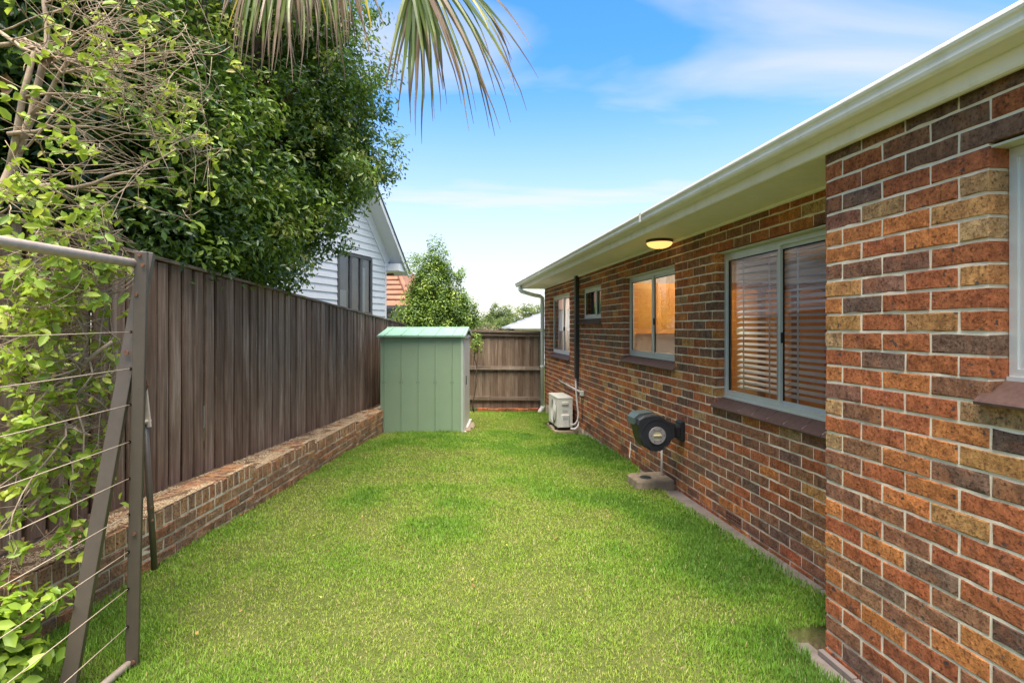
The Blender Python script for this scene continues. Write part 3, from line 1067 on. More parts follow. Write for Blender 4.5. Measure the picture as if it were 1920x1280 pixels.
# kitchen cupboards on the end wall, seen through the kitchen window and the blinds
def cupboard(x0, x1, z0, z1, y0, y1, n, name, label, grp, mt=M["timber_orange"]):
    root = empty(name, (0, 0, 0), 0)
    root.location = H(x0, y0, z0)
    root.rotation_euler = (0, 0, TH)
    tag(root, label, "cupboard", grp)
    MB().box(0, x1 - x0, 0.02, y1 - y0, 0, z1 - z0).build("carcass", mt, root)
    w = (x1 - x0) / n
    for i in range(n):
        a, b = i * w + 0.004, (i + 1) * w - 0.004
        d = MB().cbox(a, b, 0.0, 0.019, 0.004, z1 - z0 - 0.004, 0.003).build("door", mt, root)
        hh = z1 - z0
        out = [(a + .06, 0.07), (b - .06, 0.07), (b - .06, hh - 0.13)]
        out += [(a + (b - a) / 2 + (w / 2 - .064) * math.cos(t), hh - 0.13 + 0.05 * math.sin(t)) for t in np.linspace(0.2, PI - 0.2, 9)] + [(a + .06, hh - 0.13)]
        MB().prism(out, lambda p: (p[0], -0.004, p[1]), lambda p: (p[0], 0.0, p[1])).build("panel", M["timber_groove"], d)
    return root
cupboard(2.63, 4.0, 1.56, 2.28, 7.17, 7.49, 3, "wall_cupboard", "orange timber wall cupboard seen through the kitchen window", None)
cupboard(4.02, 6.1, 0.11, 2.28, 6.95, 7.49, 4, "tall_cupboard", "tall brown timber cupboard seen between the blind slats", None, M["timber_brown"])
bench = empty("kitchen_bench", H(2.63, 6.92, 0.10), TH)
tag(bench, "white kitchen bench under the orange wall cupboard", "bench")
MB().box(0, 1.36, 0.02, 0.56, 0, 0.82).build("cabinet", M["timber_orange"], bench)
MB().cbox(-0.0, 1.37, -0.02, 0.56, 0.82, 0.86, 0.006).build("worktop", M["tile_white"], bench)
lamp = empty("ceiling_lamp", H(3.40, 6.40, 2.599), TH)
tag(lamp, "lit round ceiling lamp inside the kitchen", "lamp")
MB().disc((0, 0, -0.03), (0, 0, 1), 0, 0.20, 0.03).build("base", M["white_trim"], lamp)
MB().disc((0, 0, -0.09), (0, 0, 1), 0, 0.18, 0.06).build("diffuser", M["room_lamp"], lamp)
lamp2 = empty("ceiling_lamp", H(3.8, 10.6, 2.599), TH)
tag(lamp2, "lit round ceiling lamp inside the room by the downpipe", "lamp")
MB().disc((0, 0, -0.03), (0, 0, 1), 0, 0.20, 0.03).build("base", M["white_trim"], lamp2)
MB().disc((0, 0, -0.09), (0, 0, 1), 0, 0.18, 0.06).build("diffuser", M["room_lamp_bright"], lamp2)

# venetian blinds
def blind(D, s0, s1, z0, z1, label, tilt=24, mat=None, pitch=0.047):
    root = empty("venetian_blind", H(D, s0, z1), TH)
    tag(root, label, "blind")
    L = s1 - s0
    MB().box(-0.02, 0.02, 0, L, -0.04, 0).build("headrail", M["blind"], root)
    n = int((z1 - z0 - 0.06) / pitch)
    c, s_ = math.cos(R(tilt)) * 0.024, math.sin(R(tilt)) * 0.024
    sl = MB().add([(-c, 0, -s_), (0, 0, 0.003), (c, 0, s_), (-c, L, -s_), (0, L, 0.003), (c, L, s_),
                   (-c, 0, -s_ - .0015), (0, 0, 0.0015), (c, 0, s_ - .0015), (-c, L, -s_ - .0015), (0, L, 0.0015), (c, L, s_ - .0015)],
                  [(0, 1, 4, 3), (1, 2, 5, 4), (6, 9, 10, 7), (7, 10, 11, 8), (0, 3, 9, 6), (2, 8, 11, 5)]).mesh("slat", mat or M["blind"])
    for i in range(n):
        link("slat", sl, root, (0, random.uniform(-.002, .002), -0.065 - i * pitch), (0, R(random.uniform(-2, 2)), 0))
    for y in (L * 0.14, L * 0.14 + 0.10, L * 0.82):
        MB().box(-0.027, -0.0255, y, y + 0.018, -(z1 - z0), -0.04).build("ladder_tape", M["blind"], root)
    MB().box(-0.022, 0.022, 0, L, -(z1 - z0), -(z1 - z0) + 0.018).build("bottom_rail", M["blind"], root)
blind(FAR_D + 0.168, 2.98, 3.70, 1.05, 2.28, "white venetian blind behind the near pane of the wide window")
blind(FAR_D + 0.174, 3.72, 4.40, 1.05, 2.28, "white venetian blind behind the far pane of the wide window")
# curtain and bathroom pane backing
def curtain(D, s0, s1, z0, z1, mat, label, waves=9):
    ys = np.linspace(s0, s1, waves * 8)
    xs = D + 0.022 * np.sin((ys - s0) / (s1 - s0) * waves * 2 * PI)
    n = len(ys)
    V = np.concatenate([np.stack([xs, ys, np.full(n, z0)], -1), np.stack([xs, ys, np.full(n, z1)], -1)])
    V = np.array([H(*p) for p in V])
    k = np.arange(n - 1)
    o = link("curtain", np_mesh("curtain", V, np.stack([k, k + 1, n + k + 1, n + k], -1), mat, smooth=True))
    m_ = o.modifiers.new("cloth", 'SOLIDIFY'); m_.thickness = 0.003
    tag(o, label, "curtain")
curtain(FAR_D + 0.19, 11.12, 12.0, 0.95, 2.36, M["curtain_grey"], "mauve curtain drawn behind the tall window's far pane")
curtain(FAR_D + 0.19, 9.85, 11.10, 0.95, 2.36, M["curtain"], "white curtain behind the tall window's near pane")
MB().add([(FAR_D + 0.150, 8.46, 1.83), (FAR_D + 0.150, 9.02, 1.83), (FAR_D + 0.150, 9.02, 2.26), (FAR_D + 0.150, 8.46, 2.26)], [(0, 3, 2, 1)]).build("flyscreen", M["screen"], w2)
MB().add([(FAR_D + 0.150, 7.90, 1.83), (FAR_D + 0.150, 8.42, 1.83), (FAR_D + 0.150, 8.42, 2.26), (FAR_D + 0.150, 7.90, 2.26)], [(0, 3, 2, 1)]).build("frosted_backing", M["curtain"], w2)
MB().add([(NEAR_D + 0.160, 0.93, 1.5), (NEAR_D + 0.160, 1.66, 1.5), (NEAR_D + 0.160, 1.66, 2.26), (NEAR_D + 0.160, 0.93, 2.26)], [(0, 3, 2, 1)]).build("flyscreen", M["screen"], w5)

# ------------------------------------------------------------------ things on the house wall
# eave light
el = empty("eave_light", H(2.30, 5.28, SOFFIT), TH)
tag(el, "lit amber glass dome light under the cream eave", "light")
MB().tube([(0, 0, 0), (0, 0, -0.012), (0, 0, -0.03)], [0.135, 0.140, 0.132], 32).build("base", M["lamp_base"], el, True)
prof = [(0.131 * math.cos(t), -0.030 - 0.060 * math.sin(t)) for t in np.linspace(0, PI / 2 * 0.96, 9)]
MB().tube([(0, 0, z) for r, z in prof], [max(r, 0.004) for r, z in prof], 32).build("diffuser", M["lamp_glow"], el, True)
MB().tube([(0, 0, -0.085), (0, 0, -0.10)], [0.010, 0.006], 10).build("finial", M["brass"], el)

# pipe duct, from soffit down to the air conditioner
duct = empty("pipe_duct", H(FAR_D, 9.15, 0.76), TH)
tag(duct, "tall charcoal pipe duct running up the brick wall to the eave", "duct")
MB().cbox(-0.068, -0.001, -0.050, 0.050, 0, SOFFIT - 0.76 - 0.001, 0.008).build("cover", M["duct"], duct)
MB().box(-0.072, -0.0005, -0.054, 0.054, 0.88, 0.93).build("joint_collar", M["duct"], duct)

AZ = -0.15
ac = empty("air_conditioner", H(2.12, 9.22, AZ), TH)
tag(ac, "cream outdoor air conditioner unit on the grass by the brick wall", "air conditioner")
acb = MB().box(0, 0.28, 0, 0.74, 0.03, 0.55).build("casing", M["ac"], ac, bevel=0.012)
MB().box(-0.004, 0.284, -0.004, 0.744, 0.535, 0.562).build("lid", M["ac"], ac, bevel=0.006)
MB().disc((-0.0005, 0.30, 0.29), (-1, 0, 0), 0.0, 0.215, 0.002, 40).build("fan_hole_shade", M["hole_shade"], ac)  # dark disc on the closed casing paints the shade behind the grille
g = MB()
for r in np.linspace(0.03, 0.215, 9):
    g.tube([(-0.010, 0.30 + r * math.cos(a), 0.29 + r * math.sin(a)) for a in np.linspace(0, 2 * PI, 33)], 0.004, 5, False)
for k in range(8):
    a = k * PI / 4
    g.tube([(-0.011, 0.30, 0.29), (-0.011, 0.30 + 0.22 * math.cos(a), 0.29 + 0.22 * math.sin(a))], 0.004, 5)
g.build("fan_grille", M["ac"], ac)
MB().cbox(0.075, 0.200, -0.012, 0.004, 0.425, 0.485, 0.006).build("handle", M["ac"], ac)
MB().box(0.08, 0.195, -0.0125, -0.011, 0.424, 0.434).build("handle_shade", M["hole_shade"], ac)  # raised dark strip paints the shade under the handle
MB().cbox(0.070, 0.215, -0.032, 0.004, 0.035, 0.265, 0.012).build("valve_cover", M["ac"], ac)
MB().box(0.095, 0.190, -0.0332, -0.0318, 0.165, 0.225).build("label_plate", M["ac_label"], ac)
MB().box(0.090, 0.185, -0.0015, -0.0002, 0.290, 0.345).build("label_plate", M["ac_label"], ac)
for y in (0.10, 0.60):
    MB().box(-0.02, 0.30, y, y + 0.05, -0.02, 0.03).build("foot", M["black"], ac)
MB().tube([(0.325, -0.03, 0.92), (0.33, -0.035, 0.70), (0.345, -0.05, 0.45), (0.36, -0.07, 0.28), (0.345, -0.08, 0.17), (0.30, -0.07, 0.10), (0.235, -0.03, 0.075)], 0.016, 10).build("pipe", M["pvc"], ac, True)
MB().tube([(0.345, 0.01, 0.90), (0.35, 0.0, 0.62), (0.375, -0.03, 0.35), (0.385, -0.06, 0.18), (0.355, -0.09, 0.07), (0.29, -0.10, 0.02), (0.23, -0.04, 0.015)], 0.018, 10).build("pipe", M["pvc"], ac, True)
for k, (a, b) in enumerate(((-0.08, 0.24), (0.26, 0.52), (0.54, 0.80))):
    o = MB().cbox(-0.06 + 0.02 * k, 0.36, a, b, 0, 0.045, 0.006).build("paver", M["concrete"], None, loc=H(2.12, 9.22, AZ - 0.066), rot=(0, 0, TH))
    tag(o, "grey paver under the air conditioner, " + ["nearest the camera", "middle of the three", "nearest the back fence"][k], "paver", "pavers under the air conditioner")

jb = empty("junction_box", H(FAR_D, 8.82, 0.53), TH)
tag(jb, "small cream electrical box on the brick wall beside the air conditioner", "junction box")
MB().cbox(-0.06, -0.001, -0.045, 0.045, -0.04, 0.045, 0.006).build("box", M["ac"], jb)
MB().tube([(-0.02, 0.045, 0.01), (-0.02, 0.9, 0.03), (-0.02, 1.75, 0.045)], 0.014, 8).build("conduit", M["pvc"], jb, True)
MB().tube([(-0.03, 0.02, -0.04), (-0.03, 0.02, -0.07), (-0.02, 0.03, -0.30), (-0.02, 0.03, -0.50)], 0.006, 6).build("cable", M["black"], jb)
MB().tube([(-0.035, -0.02, -0.04), (-0.035, -0.02, -0.065)], 0.012, 8).build("gland", M["black"], jb)

# hose reel
reel = empty("hose_reel", H(FAR_D, 5.22, 0.60), TH)
tag(reel, "black wall mounted hose reel with grey ring and cream centre knob", "hose reel")
outl = [(-43, -22), (-41, -33), (-30, -39), (-12, -42), (2, -41), (14, -36), (26, -27), (38, -22), (44, -20), (44, 8), (34, 14), (26, 24), (14, 33), (1, 37),
        (-12, 35), (-24, 28), (-32, 18), (-36, 8), (-38, -6)]
cx = -0.335
def reel_xy(p, k=1.0): return (cx + p[0] * 0.0047 * k, -p[1] * 0.0047 * k)
body = MB()
n_ = len(outl)
rings = [(-0.215, 0.90), (-0.205, 0.97), (-0.185, 1.0), (-0.03, 1.0), (-0.01, 0.97), (0.0, 0.92)]
for y, k in rings:
    body.v += [(reel_xy(p, k)[0], y, reel_xy(p, k)[1]) for p in outl]
for i in range(len(rings) - 1):
    for j in range(n_):
        j2 = (j + 1) % n_
        body.f.append((i * n_ + j, i * n_ + j2, (i + 1) * n_ + j2, (i + 1) * n_ + j))
body.f.append(tuple(range(n_))[::-1]); body.f.append(tuple((len(rings) - 1) * n_ + j for j in range(n_)))
body.build("casing", M["reel"], reel, False)
# side plates and rings on the face
MB().disc((cx, -0.214, -0.01), (0, -1, 0), 0.150, 0.158, 0.006, 40).build("rim", M["reel"], reel)
MB().disc((cx + 0.004, -0.213, -0.012), (0, -1, 0), 0.048, 0.085, 0.018, 40).build("ring", M["reel_ring"], reel)
kn = MB().disc((cx + 0.004, -0.213, -0.012), (0, -1, 0), 0.0, 0.047, 0.012, 32).build("knob", M["reel_knob"], reel)
MB().cbox(cx - 0.038, cx + 0.046, -0.240, -0.222, -0.022, -0.002, 0.005).build("grip", M["reel_knob"], kn)
for k in range(6):
    a = k * PI / 3
    MB().disc((cx + 0.004 + 0.066 * math.cos(a), -0.231, -0.012 + 0.066 * math.sin(a)), (0, -1, 0), 0, 0.006, 0.002, 8).build("screw", M["rust"], reel)
hood = MB()
hp = [(-47, -20), (-46, -33), (-34, -42), (-12, -44.5), (-2, -43.5), (-12, -42.2), (-30, -39.4), (-41, -33), (-43, -22)]
hood.prism(hp, lambda p: (reel_xy(p)[0], -0.17, reel_xy(p)[1]), lambda p: (reel_xy(p)[0], 0.02, reel_xy(p)[1]))
hood.build("hood", M["reel_green"], reel)
MB().cbox(-0.155, -0.052, -0.16, -0.04, -0.055, 0.060, 0.012).build("arm", M["black"], reel)
br = MB()
br.cbox(-0.056, -0.001, -0.150, -0.03, -0.095, 0.105, 0.010)
br.build("bracket", M["black"], reel)
for z in (-0.06, -0.02, 0.02, 0.06):
    MB().box(-0.0572, -0.0563, -0.135, -0.045, z, z + 0.012).build("rib", M["reel_green"], reel)
MB().tube([(-0.15, -0.02, 0.08), (-0.155, -0.02, 0.12), (-0.15, -0.02, 0.145), (-0.13, -0.02, 0.145), (-0.125, -0.02, 0.12)], 0.007, 6).build("hose_tail", M["brass"], reel)
MB().tube([(-0.56, -0.10, -0.09), (-0.565, -0.10, -0.2), (-0.57, -0.10, -0.25)], 0.004, 6).build("hose_end", M["pvc"], reel)

wp = MB().tube([(0, 0, 0), (0.003, 0, 0.2), (0.0, 0, 0.55)], 0.012, 10).build("water_pipe", M["pvc"], None, True, loc=H(2.42, 5.50, 0.02), rot=(0, 0, TH))
tag(wp, "thin white water pipe rising from the gully to the hose reel", "pipe")

# concrete drain gully
gl = empty("drain_gully", H(2.07, 5.30, -0.095), TH)
gl.scale = (0.86, 0.86, 0.95)
tag(gl, "weathered concrete drain surround with round grate below the hose reel", "drain")
def gully():
    out = [(0.0, 0.04), (0.02, 0.01), (0.05, 0.0), (0.30, 0.01), (0.48, 0.03), (0.48, 0.42), (0.06, 0.40), (0.02, 0.38), (0.0, 0.34)]
    m = MB()
    n = len(out)
    cxx, cyy = 0.19, 0.19
    lv = [(0.0, 1.02), (0.10, 1.0), (0.135, 0.99), (0.15, 0.94)]
    for z, k in lv:
        m.v += [(cxx + (p[0] - cxx) * k, cyy + (p[1] - cyy) * k, z + random.uniform(-.004, .004)) for p in out]
    for i in range(len(lv) - 1):
        for j in range(n):
            j2 = (j + 1) % n
            m.f.append((i * n + j, i * n + j2, (i + 1) * n + j2, (i + 1) * n + j))
    m.f.append(tuple(3 * n + j for j in range(n)))
    return m
gully().build("surround", M["concrete"], gl)
MB().disc((0.17, 0.17, 0.146), (0, 0, 1), 0.0, 0.068, 0.010, 24).build("opening", M["hole_shade"], gl)  # dark disc on the solid top paints the shade down the drain
gr = MB().disc((0.17, 0.17, 0.150), (0, 0, 1), 0.060, 0.070, 0.010, 24)
for k in range(-3, 4):
    h = math.sqrt(max(0, 0.062 ** 2 - (k * 0.017) ** 2))
    gr.box(0.17 + k * 0.017 - 0.003, 0.17 + k * 0.017 + 0.003, 0.17 - h, 0.17 + h, 0.155, 0.160)
gr.build("grate", M["steel_bolt"], gl)

# paved strips along the wall foot (slab by slab)
def paving(D0, D1, s0, s1, z, step, name="path"):
    base = MB().box(D0 + 0.003, D1, s0, s1, z - 0.12, z - 0.012).build(name, M["paving"], house)
    base.parent = None
    base.rotation_euler = (0, 0, TH)
    tag(base, kind="structure")
    s = s0
    while s < s1 - 0.02:
        e = min(s + step, s1)
        MB().cbox(D0 + random.uniform(-.004, .004), D1 - 0.002, s + 0.003, e - 0.003, z - 0.03, z + random.uniform(-.003, .003), 0.004).build("slab", M["paving"], base)
        s = e
paving(FAR_D - 0.21, FAR_D + 0.003, CORNER + 0.01, 5.25, -0.036, 0.60)
paving(NEAR_D - 0.19, NEAR_D + 0.003, 0.2, CORNER + 0.16, -0.062, 0.62)
paving(NEAR_D - 0.030, NEAR_D + 0.0025, 0.2, CORNER + 0.02, -0.030, 0.30, "kerb")

# ------------------------------------------------------------------ left boundary: retaining wall, soil, paling fence
RW = empty("retaining_wall", (-2.555, 0, 0), -math.atan(0.036))
tag(RW, "low weathered brick retaining wall stepping down below the dark paling fence", "wall")
SECT = [(1.2, 4.92, 0.392), (4.92, 6.30, 0.330), (6.30, 7.80, 0.278), (7.80, 12.3, 0.228)]
RWEIGHT = "OOYYTRRBBPPDDDB"
rcount = 0


def weather(c, k=0.55):
    """old bricks: colours worn towards a dull tan"""
    return tuple(a * (1 - k) + b * k for a, b in zip(c, (0.44, 0.285, 0.18)))


rpile = BrickPile()


def turn(v):      # brick geometry faces -x; the retaining wall faces +x
    return [(-a, b, c) for a, b, c in v]


core = MB()
for a, b, top in SECT:
    core.box(-0.225, -0.006, a + 0.001, b - 0.001, -0.5, top - 0.006)
rcore = core.build("mortar_bed", M["mortar"], RW)
_rb = {}
def rbrick(w, h, d):
    key = (round(w, 3), round(h, 3), random.randrange(5))
    if key not in _rb:
        v, f = brick_geo(w, h, d, 0.006, 0.0032)
        me = bpy.data.meshes.new("brick")
        me.from_pydata(turn(v), [], [q[::-1] for q in f])
        me.materials.append(M["brick"])
        _rb[key] = me
    return _rb[key]
for a, b, top in SECT:
    y = a
    while y < b - 0.03:
        w = min(0.078, b - y - 0.002)
        col = weather(tint(random.choice("OYYTOBPDRYT"), 0.2))
        if y < 9.3:
            o = link("brick", rbrick(w, 0.110, 0.225), RW, (random.uniform(-.004, .004), y + 0.001, top - 0.110 + random.uniform(-.003, .003)))
            o.color = (*col, 1)
        y += 0.087
    k = 0
    z = top - 0.120
    while z > -0.33:
        z -= 0.076
        y = a - (0.12 if k % 2 else 0)
        while y < b - 0.03:
            lo, hi = max(y, a), min(y + 0.230, b - 0.003)
            if hi - lo > 0.03:
                col = weather(tint(random.choice(RWEIGHT), 0.2))
                lawn = float(lawn_z(-2.4, lo))
                if y < 9.3 and z + 0.076 > lawn - 0.02 and rcount < 200 and lo > 1.6:
                    o = link("brick", rbrick(hi - lo, 0.074, 0.1), RW, (random.uniform(-.004, .003), lo + 0.002, z))
                    o.color = (*col, 1)
                    rcount += 1
                else:
                    v, f = brick_geo(hi - lo, 0.074, 0.1)
                    rpile.add([(p[0], p[1] + lo, p[2] + z) for p in turn(v)], [q[::-1] for q in f], col)
            y += 0.240
        z -= 0.010
        k += 1
rpile.build("brick_courses", RW)

FX0, FSL = -2.887, 0.0312           # fence line at Y = 0 and its drift


def fence_top(Y): return 2.174 - 0.0552 * (Y - 4.06)


def soil_z(Y): return float(np.interp(Y, [0, 2, 4, 5.5, 8, 10.5, 12.5], [0.43, 0.41, 0.375, 0.325, 0.245, 0.17, 0.10]))


# soil bed between wall and fence
ys = np.arange(0.6, 12.5, 0.1)
xs_n = 10
V = []
for Y in ys:
    xa = -2.555 + 0.036 * Y - 0.018
    xb = FX0 + FSL * Y - 0.35
    top = next((t for a, b, t in SECT if a <= Y < b), 0.39)
    for i in range(xs_n):
        f = i / (xs_n - 1)
        x = xa + (xb - xa) * f
        zz = (top + 0.002) * (1 - min(1, f * 3)) + soil_z(Y) * min(1, f * 3) + (0.012 if 0 < f < 1 else 0) * random.uniform(-1, 1.5)
        V.append((x, Y, zz))
n = xs_n
F = [(i * n + j, i * n + j + 1, (i + 1) * n + j + 1, (i + 1) * n + j) for i in range(len(ys) - 1) for j in range(n - 1)]
so = link("garden_soil", np_mesh("garden_soil", np.array(V), np.array(F)[:, ::-1], M["soil"], smooth=True))
tag(so, kind="structure")
# dry leaf and straw litter lying on it
def litter():
    N = 70000
    Y = RNG.uniform(1.5, 9.3, N)
    f = RNG.random(N) ** 1.5
    xa = -2.555 + 0.036 * Y - 0.004
    X = xa + (FX0 + FSL * Y + 0.02 - xa) * f
    keep = value_noise(X * 2 + 4, Y + 2, 21, 0.22) > 0.30
    X, Y, f = X[keep], Y[keep], f[keep]
    N = len(X)
    top = np.select([Y < 4.92, Y < 6.3, Y < 7.8], [0.392, 0.330, 0.278], 0.228)
    sz = np.interp(Y, [0, 2, 4, 5.5, 8, 10.5, 12.5], [0.43, 0.41, 0.375, 0.325, 0.245, 0.17, 0.10])
    k = np.minimum(1, f * 0.50 * 3)
    Z = (top + 0.002) * (1 - k) + sz * k + RNG.uniform(0.002, 0.012, N)
    L, W = RNG.uniform(0.003, 0.010, N), RNG.uniform(0.0015, 0.0045, N)
    a = RNG.uniform(0, 2 * np.pi, N)
    tz = RNG.normal(0, 0.25, N)
    d = np.stack([np.cos(a), np.sin(a), tz], -1) * L[:, None]
    e = np.stack([-np.sin(a), np.cos(a), RNG.normal(0, .3, N)], -1) * W[:, None]
    c = np.stack([X, Y, Z], -1)
    V = np.stack([c - d, c + e, c + d, c - e], 1).reshape(-1, 3)
    b = np.arange(N) * 4
    mat = leaf_material("dry_litter", [(0, (0.34, 0.22, 0.12)), (0.3, (0.56, 0.41, 0.25)), (1, (0.72, 0.57, 0.38))], 0.9, 0.05, 0.1, (0.4, 0.3, 0.15))
    o = link("leaf_litter", np_mesh("leaf_litter", V, np.stack([b, b + 1, b + 2, b + 3], -1), mat, {"rnd": np.repeat(RNG.random(N), 4)}))
    tag(o, "dry straw coloured leaf litter on top of the brick retaining wall", "leaf litter", kind="stuff")
litter()

def fallen():
    N = 90
    Y = RNG.uniform(1.8, 10.5, N) ** 1.0
    X = RNG.uniform(-2.2, 1.6, N) - 0.5 * RNG.random(N)
    ok = lawn_mask(X, Y)
    X, Y = X[ok], Y[ok]
    C = np.stack([X, Y, lawn_z(X, Y) + RNG.uniform(0.012, 0.026, len(X))], -1)
    V, F, rv = leaf_cloud(C, np.tile([0, 0, 1.0], (len(X), 1)), RNG.uniform(0.014, 0.030, len(X)), RNG.random(len(X)), 0.5, 0.4, 0.5, ovate=True)
    mat = leaf_material("fallen_leaf", [(0, (0.14, 0.07, 0.035)), (0.5, (0.32, 0.17, 0.06)), (0.8, (0.45, 0.30, 0.12)), (1, (0.50, 0.44, 0.10))], 0.7, 0.1, 0.2, (0.4, 0.25, 0.08))
    o = link("fallen_leaves", np_mesh("fallen_leaves", V, F, mat, {"rnd": rv}))
    tag(o, "small dry brown leaves scattered over the lawn", "fallen leaves", kind="stuff")


fence = empty("paling_fence", (FX0, 0, 0), -math.atan(FSL))
tag(fence, "tall dark weathered lapped timber paling fence along the left boundary", "fence")
pal_meshes = []
for k in range(6):
    m = MB()
    w = 0.106 + 0.014 * k / 5
    v = []
    for z in (0, 0.6, 1.2, 1.80):
        o = random.uniform(-.0025, .0025)
        v += [(-0.012 + o, 0, z), (0.011 + o, 0, z), (0.011 + o + random.uniform(-.003, .003), w, z), (-0.012 + o, w, z)]
    f = [(0, 1, 2, 3), (15, 14, 13, 12)]
    for i in range(3):
        for j in range(4):
            j2 = (j + 1) % 4
            f.append((i * 4 + j, (i + 1) * 4 + j, (i + 1) * 4 + j2, i * 4 + j2))
    pal_meshes.append(m.add(v, f).mesh("paling", M["paling"]))
y = 1.2
i = 0
while y < 12.45:
    t = fence_top(y)
    link("paling", random.choice(pal_meshes), fence, (random.uniform(-.003, .003), y + random.uniform(-.005, .005), t - 1.80 + random.uniform(-.014, .006)), (random.uniform(-.006, .006), 0, random.uniform(-.02, .02)))
    link("paling", random.choice(pal_meshes), fence, (-0.046, y + 0.0775, t - 1.80 + random.uniform(-.008, .006)))
    y += 0.155
    i += 1
a, b = 4.3, 12.45
cp = MB().sqbar((-0.008, 1.2, fence_top(1.2) + 0.016), (-0.008, b, fence_top(b) + 0.016), 0.075, 0.026, (1, 0, 0)).build("capping", M["rail_y"], fence)
for dz in (0.25, 0.95, 1.55):
    MB().sqbar((-0.085, 1.2, fence_top(1.2) - 1.8 + dz), (-0.085, b, fence_top(b) - 1.8 + dz), 0.045, 0.075, (1, 0, 0)).build("rail", M["rail_y"], fence)
for yy in np.arange(1.5, 12.4, 2.4):
    MB().box(-0.20, -0.11, yy, yy + 0.09, soil_z(yy) - 0.4, fence_top(yy) - 0.05).build("post", M["paling"], fence)

# ------------------------------------------------------------------ back fence
BY = 12.5
bf = empty("back_fence", (0, BY, 0), 0)
tag(bf, "timber back fence with horizontal rails and capping closing the far end of the lawn", "fence")
pm = []
for k in range(5):
    w = 0.102
    pm.append(MB().box(0, w, 0, 0.016, 0, 1.80).mesh("paling", M["paling_back"]))
x = -2.50
kk = 0
while x < 0.66:
    zt = 1.55 + 0.012 * (-x)
    link("paling", random.choice(pm), bf, (x, 0.0 + (0.017 if kk % 2 else 0) + random.uniform(-.001, .001), zt - 1.80), (0, random.uniform(-.004, .004), 0))
    x += 0.094
    kk += 1
MB().sqbar((-2.5, -0.02, 1.575 + 0.03), (0.70, -0.02, 1.545), 0.11, 0.05, (0, 1, 0)).build("capping", M["rail"], bf)
MB().sqbar((-2.5, -0.025, 1.500 + 0.03), (0.70, -0.025, 1.475), 0.035, 0.075, (0, 1, 0)).build("rail", M["rail"], bf)
MB().sqbar((-2.5, -0.028, 0.725), (0.70, -0.028, 0.70), 0.045, 0.08, (0, 1, 0)).build("rail", M["rail"], bf)
MB().sqbar((-2.5, -0.028, 0.015), (0.70, -0.028, -0.01), 0.045, 0.08, (0, 1, 0)).build("rail", M["rail"], bf)
for x in (-2.4, -0.6, 0.62):
    MB().box(x, x + 0.09, 0.04, 0.13, -0.6, 1.5).build("post", M["rail"], bf)
MB().box(0.655, 0.70, -0.05, -0.006, -0.45, 1.50).build("end_post", M["grey_trim"], bf)
kp = empty("brick_edging", (0, BY - 0.13, -0.30), 0)
tag(kp, "row of old red bricks edging the foot of the back fence", "edging")
eb = []
for k in range(4):
    v, f = brick_geo(0.228, 0.07, 0.1, 0.006, 0.003)
    me = bpy.data.meshes.new("brick"); me.from_pydata([(b_, a_, c_) for a_, b_, c_ in v], [], [q[::-1] for q in f]); me.materials.append(M["brick"])
    eb.append(me)
x = -0.80
while x < 0.5:
    o = link("brick", random.choice(eb), kp, (x, random.uniform(-.006, .006), random.uniform(-.01, .008)))
    o.color = (*tint(random.choice("RRBO"), 0.2), 1)
    x += 0.236

# ------------------------------------------------------------------ garden shed
SX0, SX1, SY0, SY1 = SHED['x0'], SHED['x1'], SHED['y0'], SHED['y1']
SZ0, SZE, SZR = -0.20, 1.512, 1.648
shed = empty("garden_shed", (SX0, SY0, 0), 0)
tag(shed, "small sage green metal garden shed with pale green gable roof", "shed")
SW, SD = SX1 - SX0, SY1 - SY0
edges = [0, 0.074, 0.365, 0.655, 0.950, 1.245, SW]
for k in range(6):
    a, b = edges[k], edges[k + 1]
    m = MB()
    # sheet with a raised seam along its right edge
    m.prism([(a + 0.0005, 0.002), (b - 0.016, 0.002), (b - 0.013, -0.011), (b - 0.003, -0.011), (b - 0.0005, 0.002), (b - 0.0005, 0.006), (a + 0.0005, 0.006)],
            lambda p: (p[0], p[1], SZ0), lambda p: (p[0], p[1], SZE))
    pn = m.build("wall_panel", M["shed_green"], shed)
    for dx in (-0.028, 0.014):
        if 0.02 < b + dx < SW - 0.02:
            MB().disc((b + dx, 0.001, 0.705), (0, -1, 0), 0, 0.0075, 0.006, 8).build("bolt", M["steel_bolt"], pn)
MB().box(0.0, SW, SD - 0.004, SD, SZ0, SZE).build("wall_panel", M["shed_green"], shed)
MB().box(0.0, 0.004, 0.007, SD - 0.005, SZ0, SZE).build("wall_panel", M["shed_green"], shed)
# corner trims
MB().box(SW - 0.035, SW + 0.006, -0.0135, -0.004, SZ0, SZE).build("corner_trim", M["shed_trim"], shed)
MB().box(SW - 0.002, SW + 0.007, -0.004, 0.10, SZ0, SZE).build("corner_trim", M["shed_white"], shed)
# door end (faces the house)
MB().box(SW - 0.006, SW - 0.002, 0.10, SD - 0.005, SZ0, SZE).build("door_frame", M["shed_white"], shed)
dr = MB().cbox(SW - 0.001, SW + 0.012, 0.14, 0.78, SZ0 + 0.06, SZE - 0.06, 0.003).build("door", M["shed_white"], shed)
MB().cbox(SW + 0.012, SW + 0.03, 0.42, 0.46, 0.62, 0.78, 0.004).build("handle", M["steel_bolt"], dr)
MB().cbox(SW - 0.0015, SW + 0.010, 0.79, SD - 0.06, SZ0 + 0.06, SZE - 0.06, 0.003).build("door", M["shed_white"], shed)
MB().box(SW - 0.001, SW + 0.05, 0.05, SD - 0.05, SZ0 + 0.005, SZ0 + 0.05).build("door_track", M["shed_white"], shed)
MB().box(SW - 0.001, SW + 0.03, 0.05, SD - 0.05, SZE - 0.05, SZE - 0.005).build("door_track", M["shed_white"], shed)
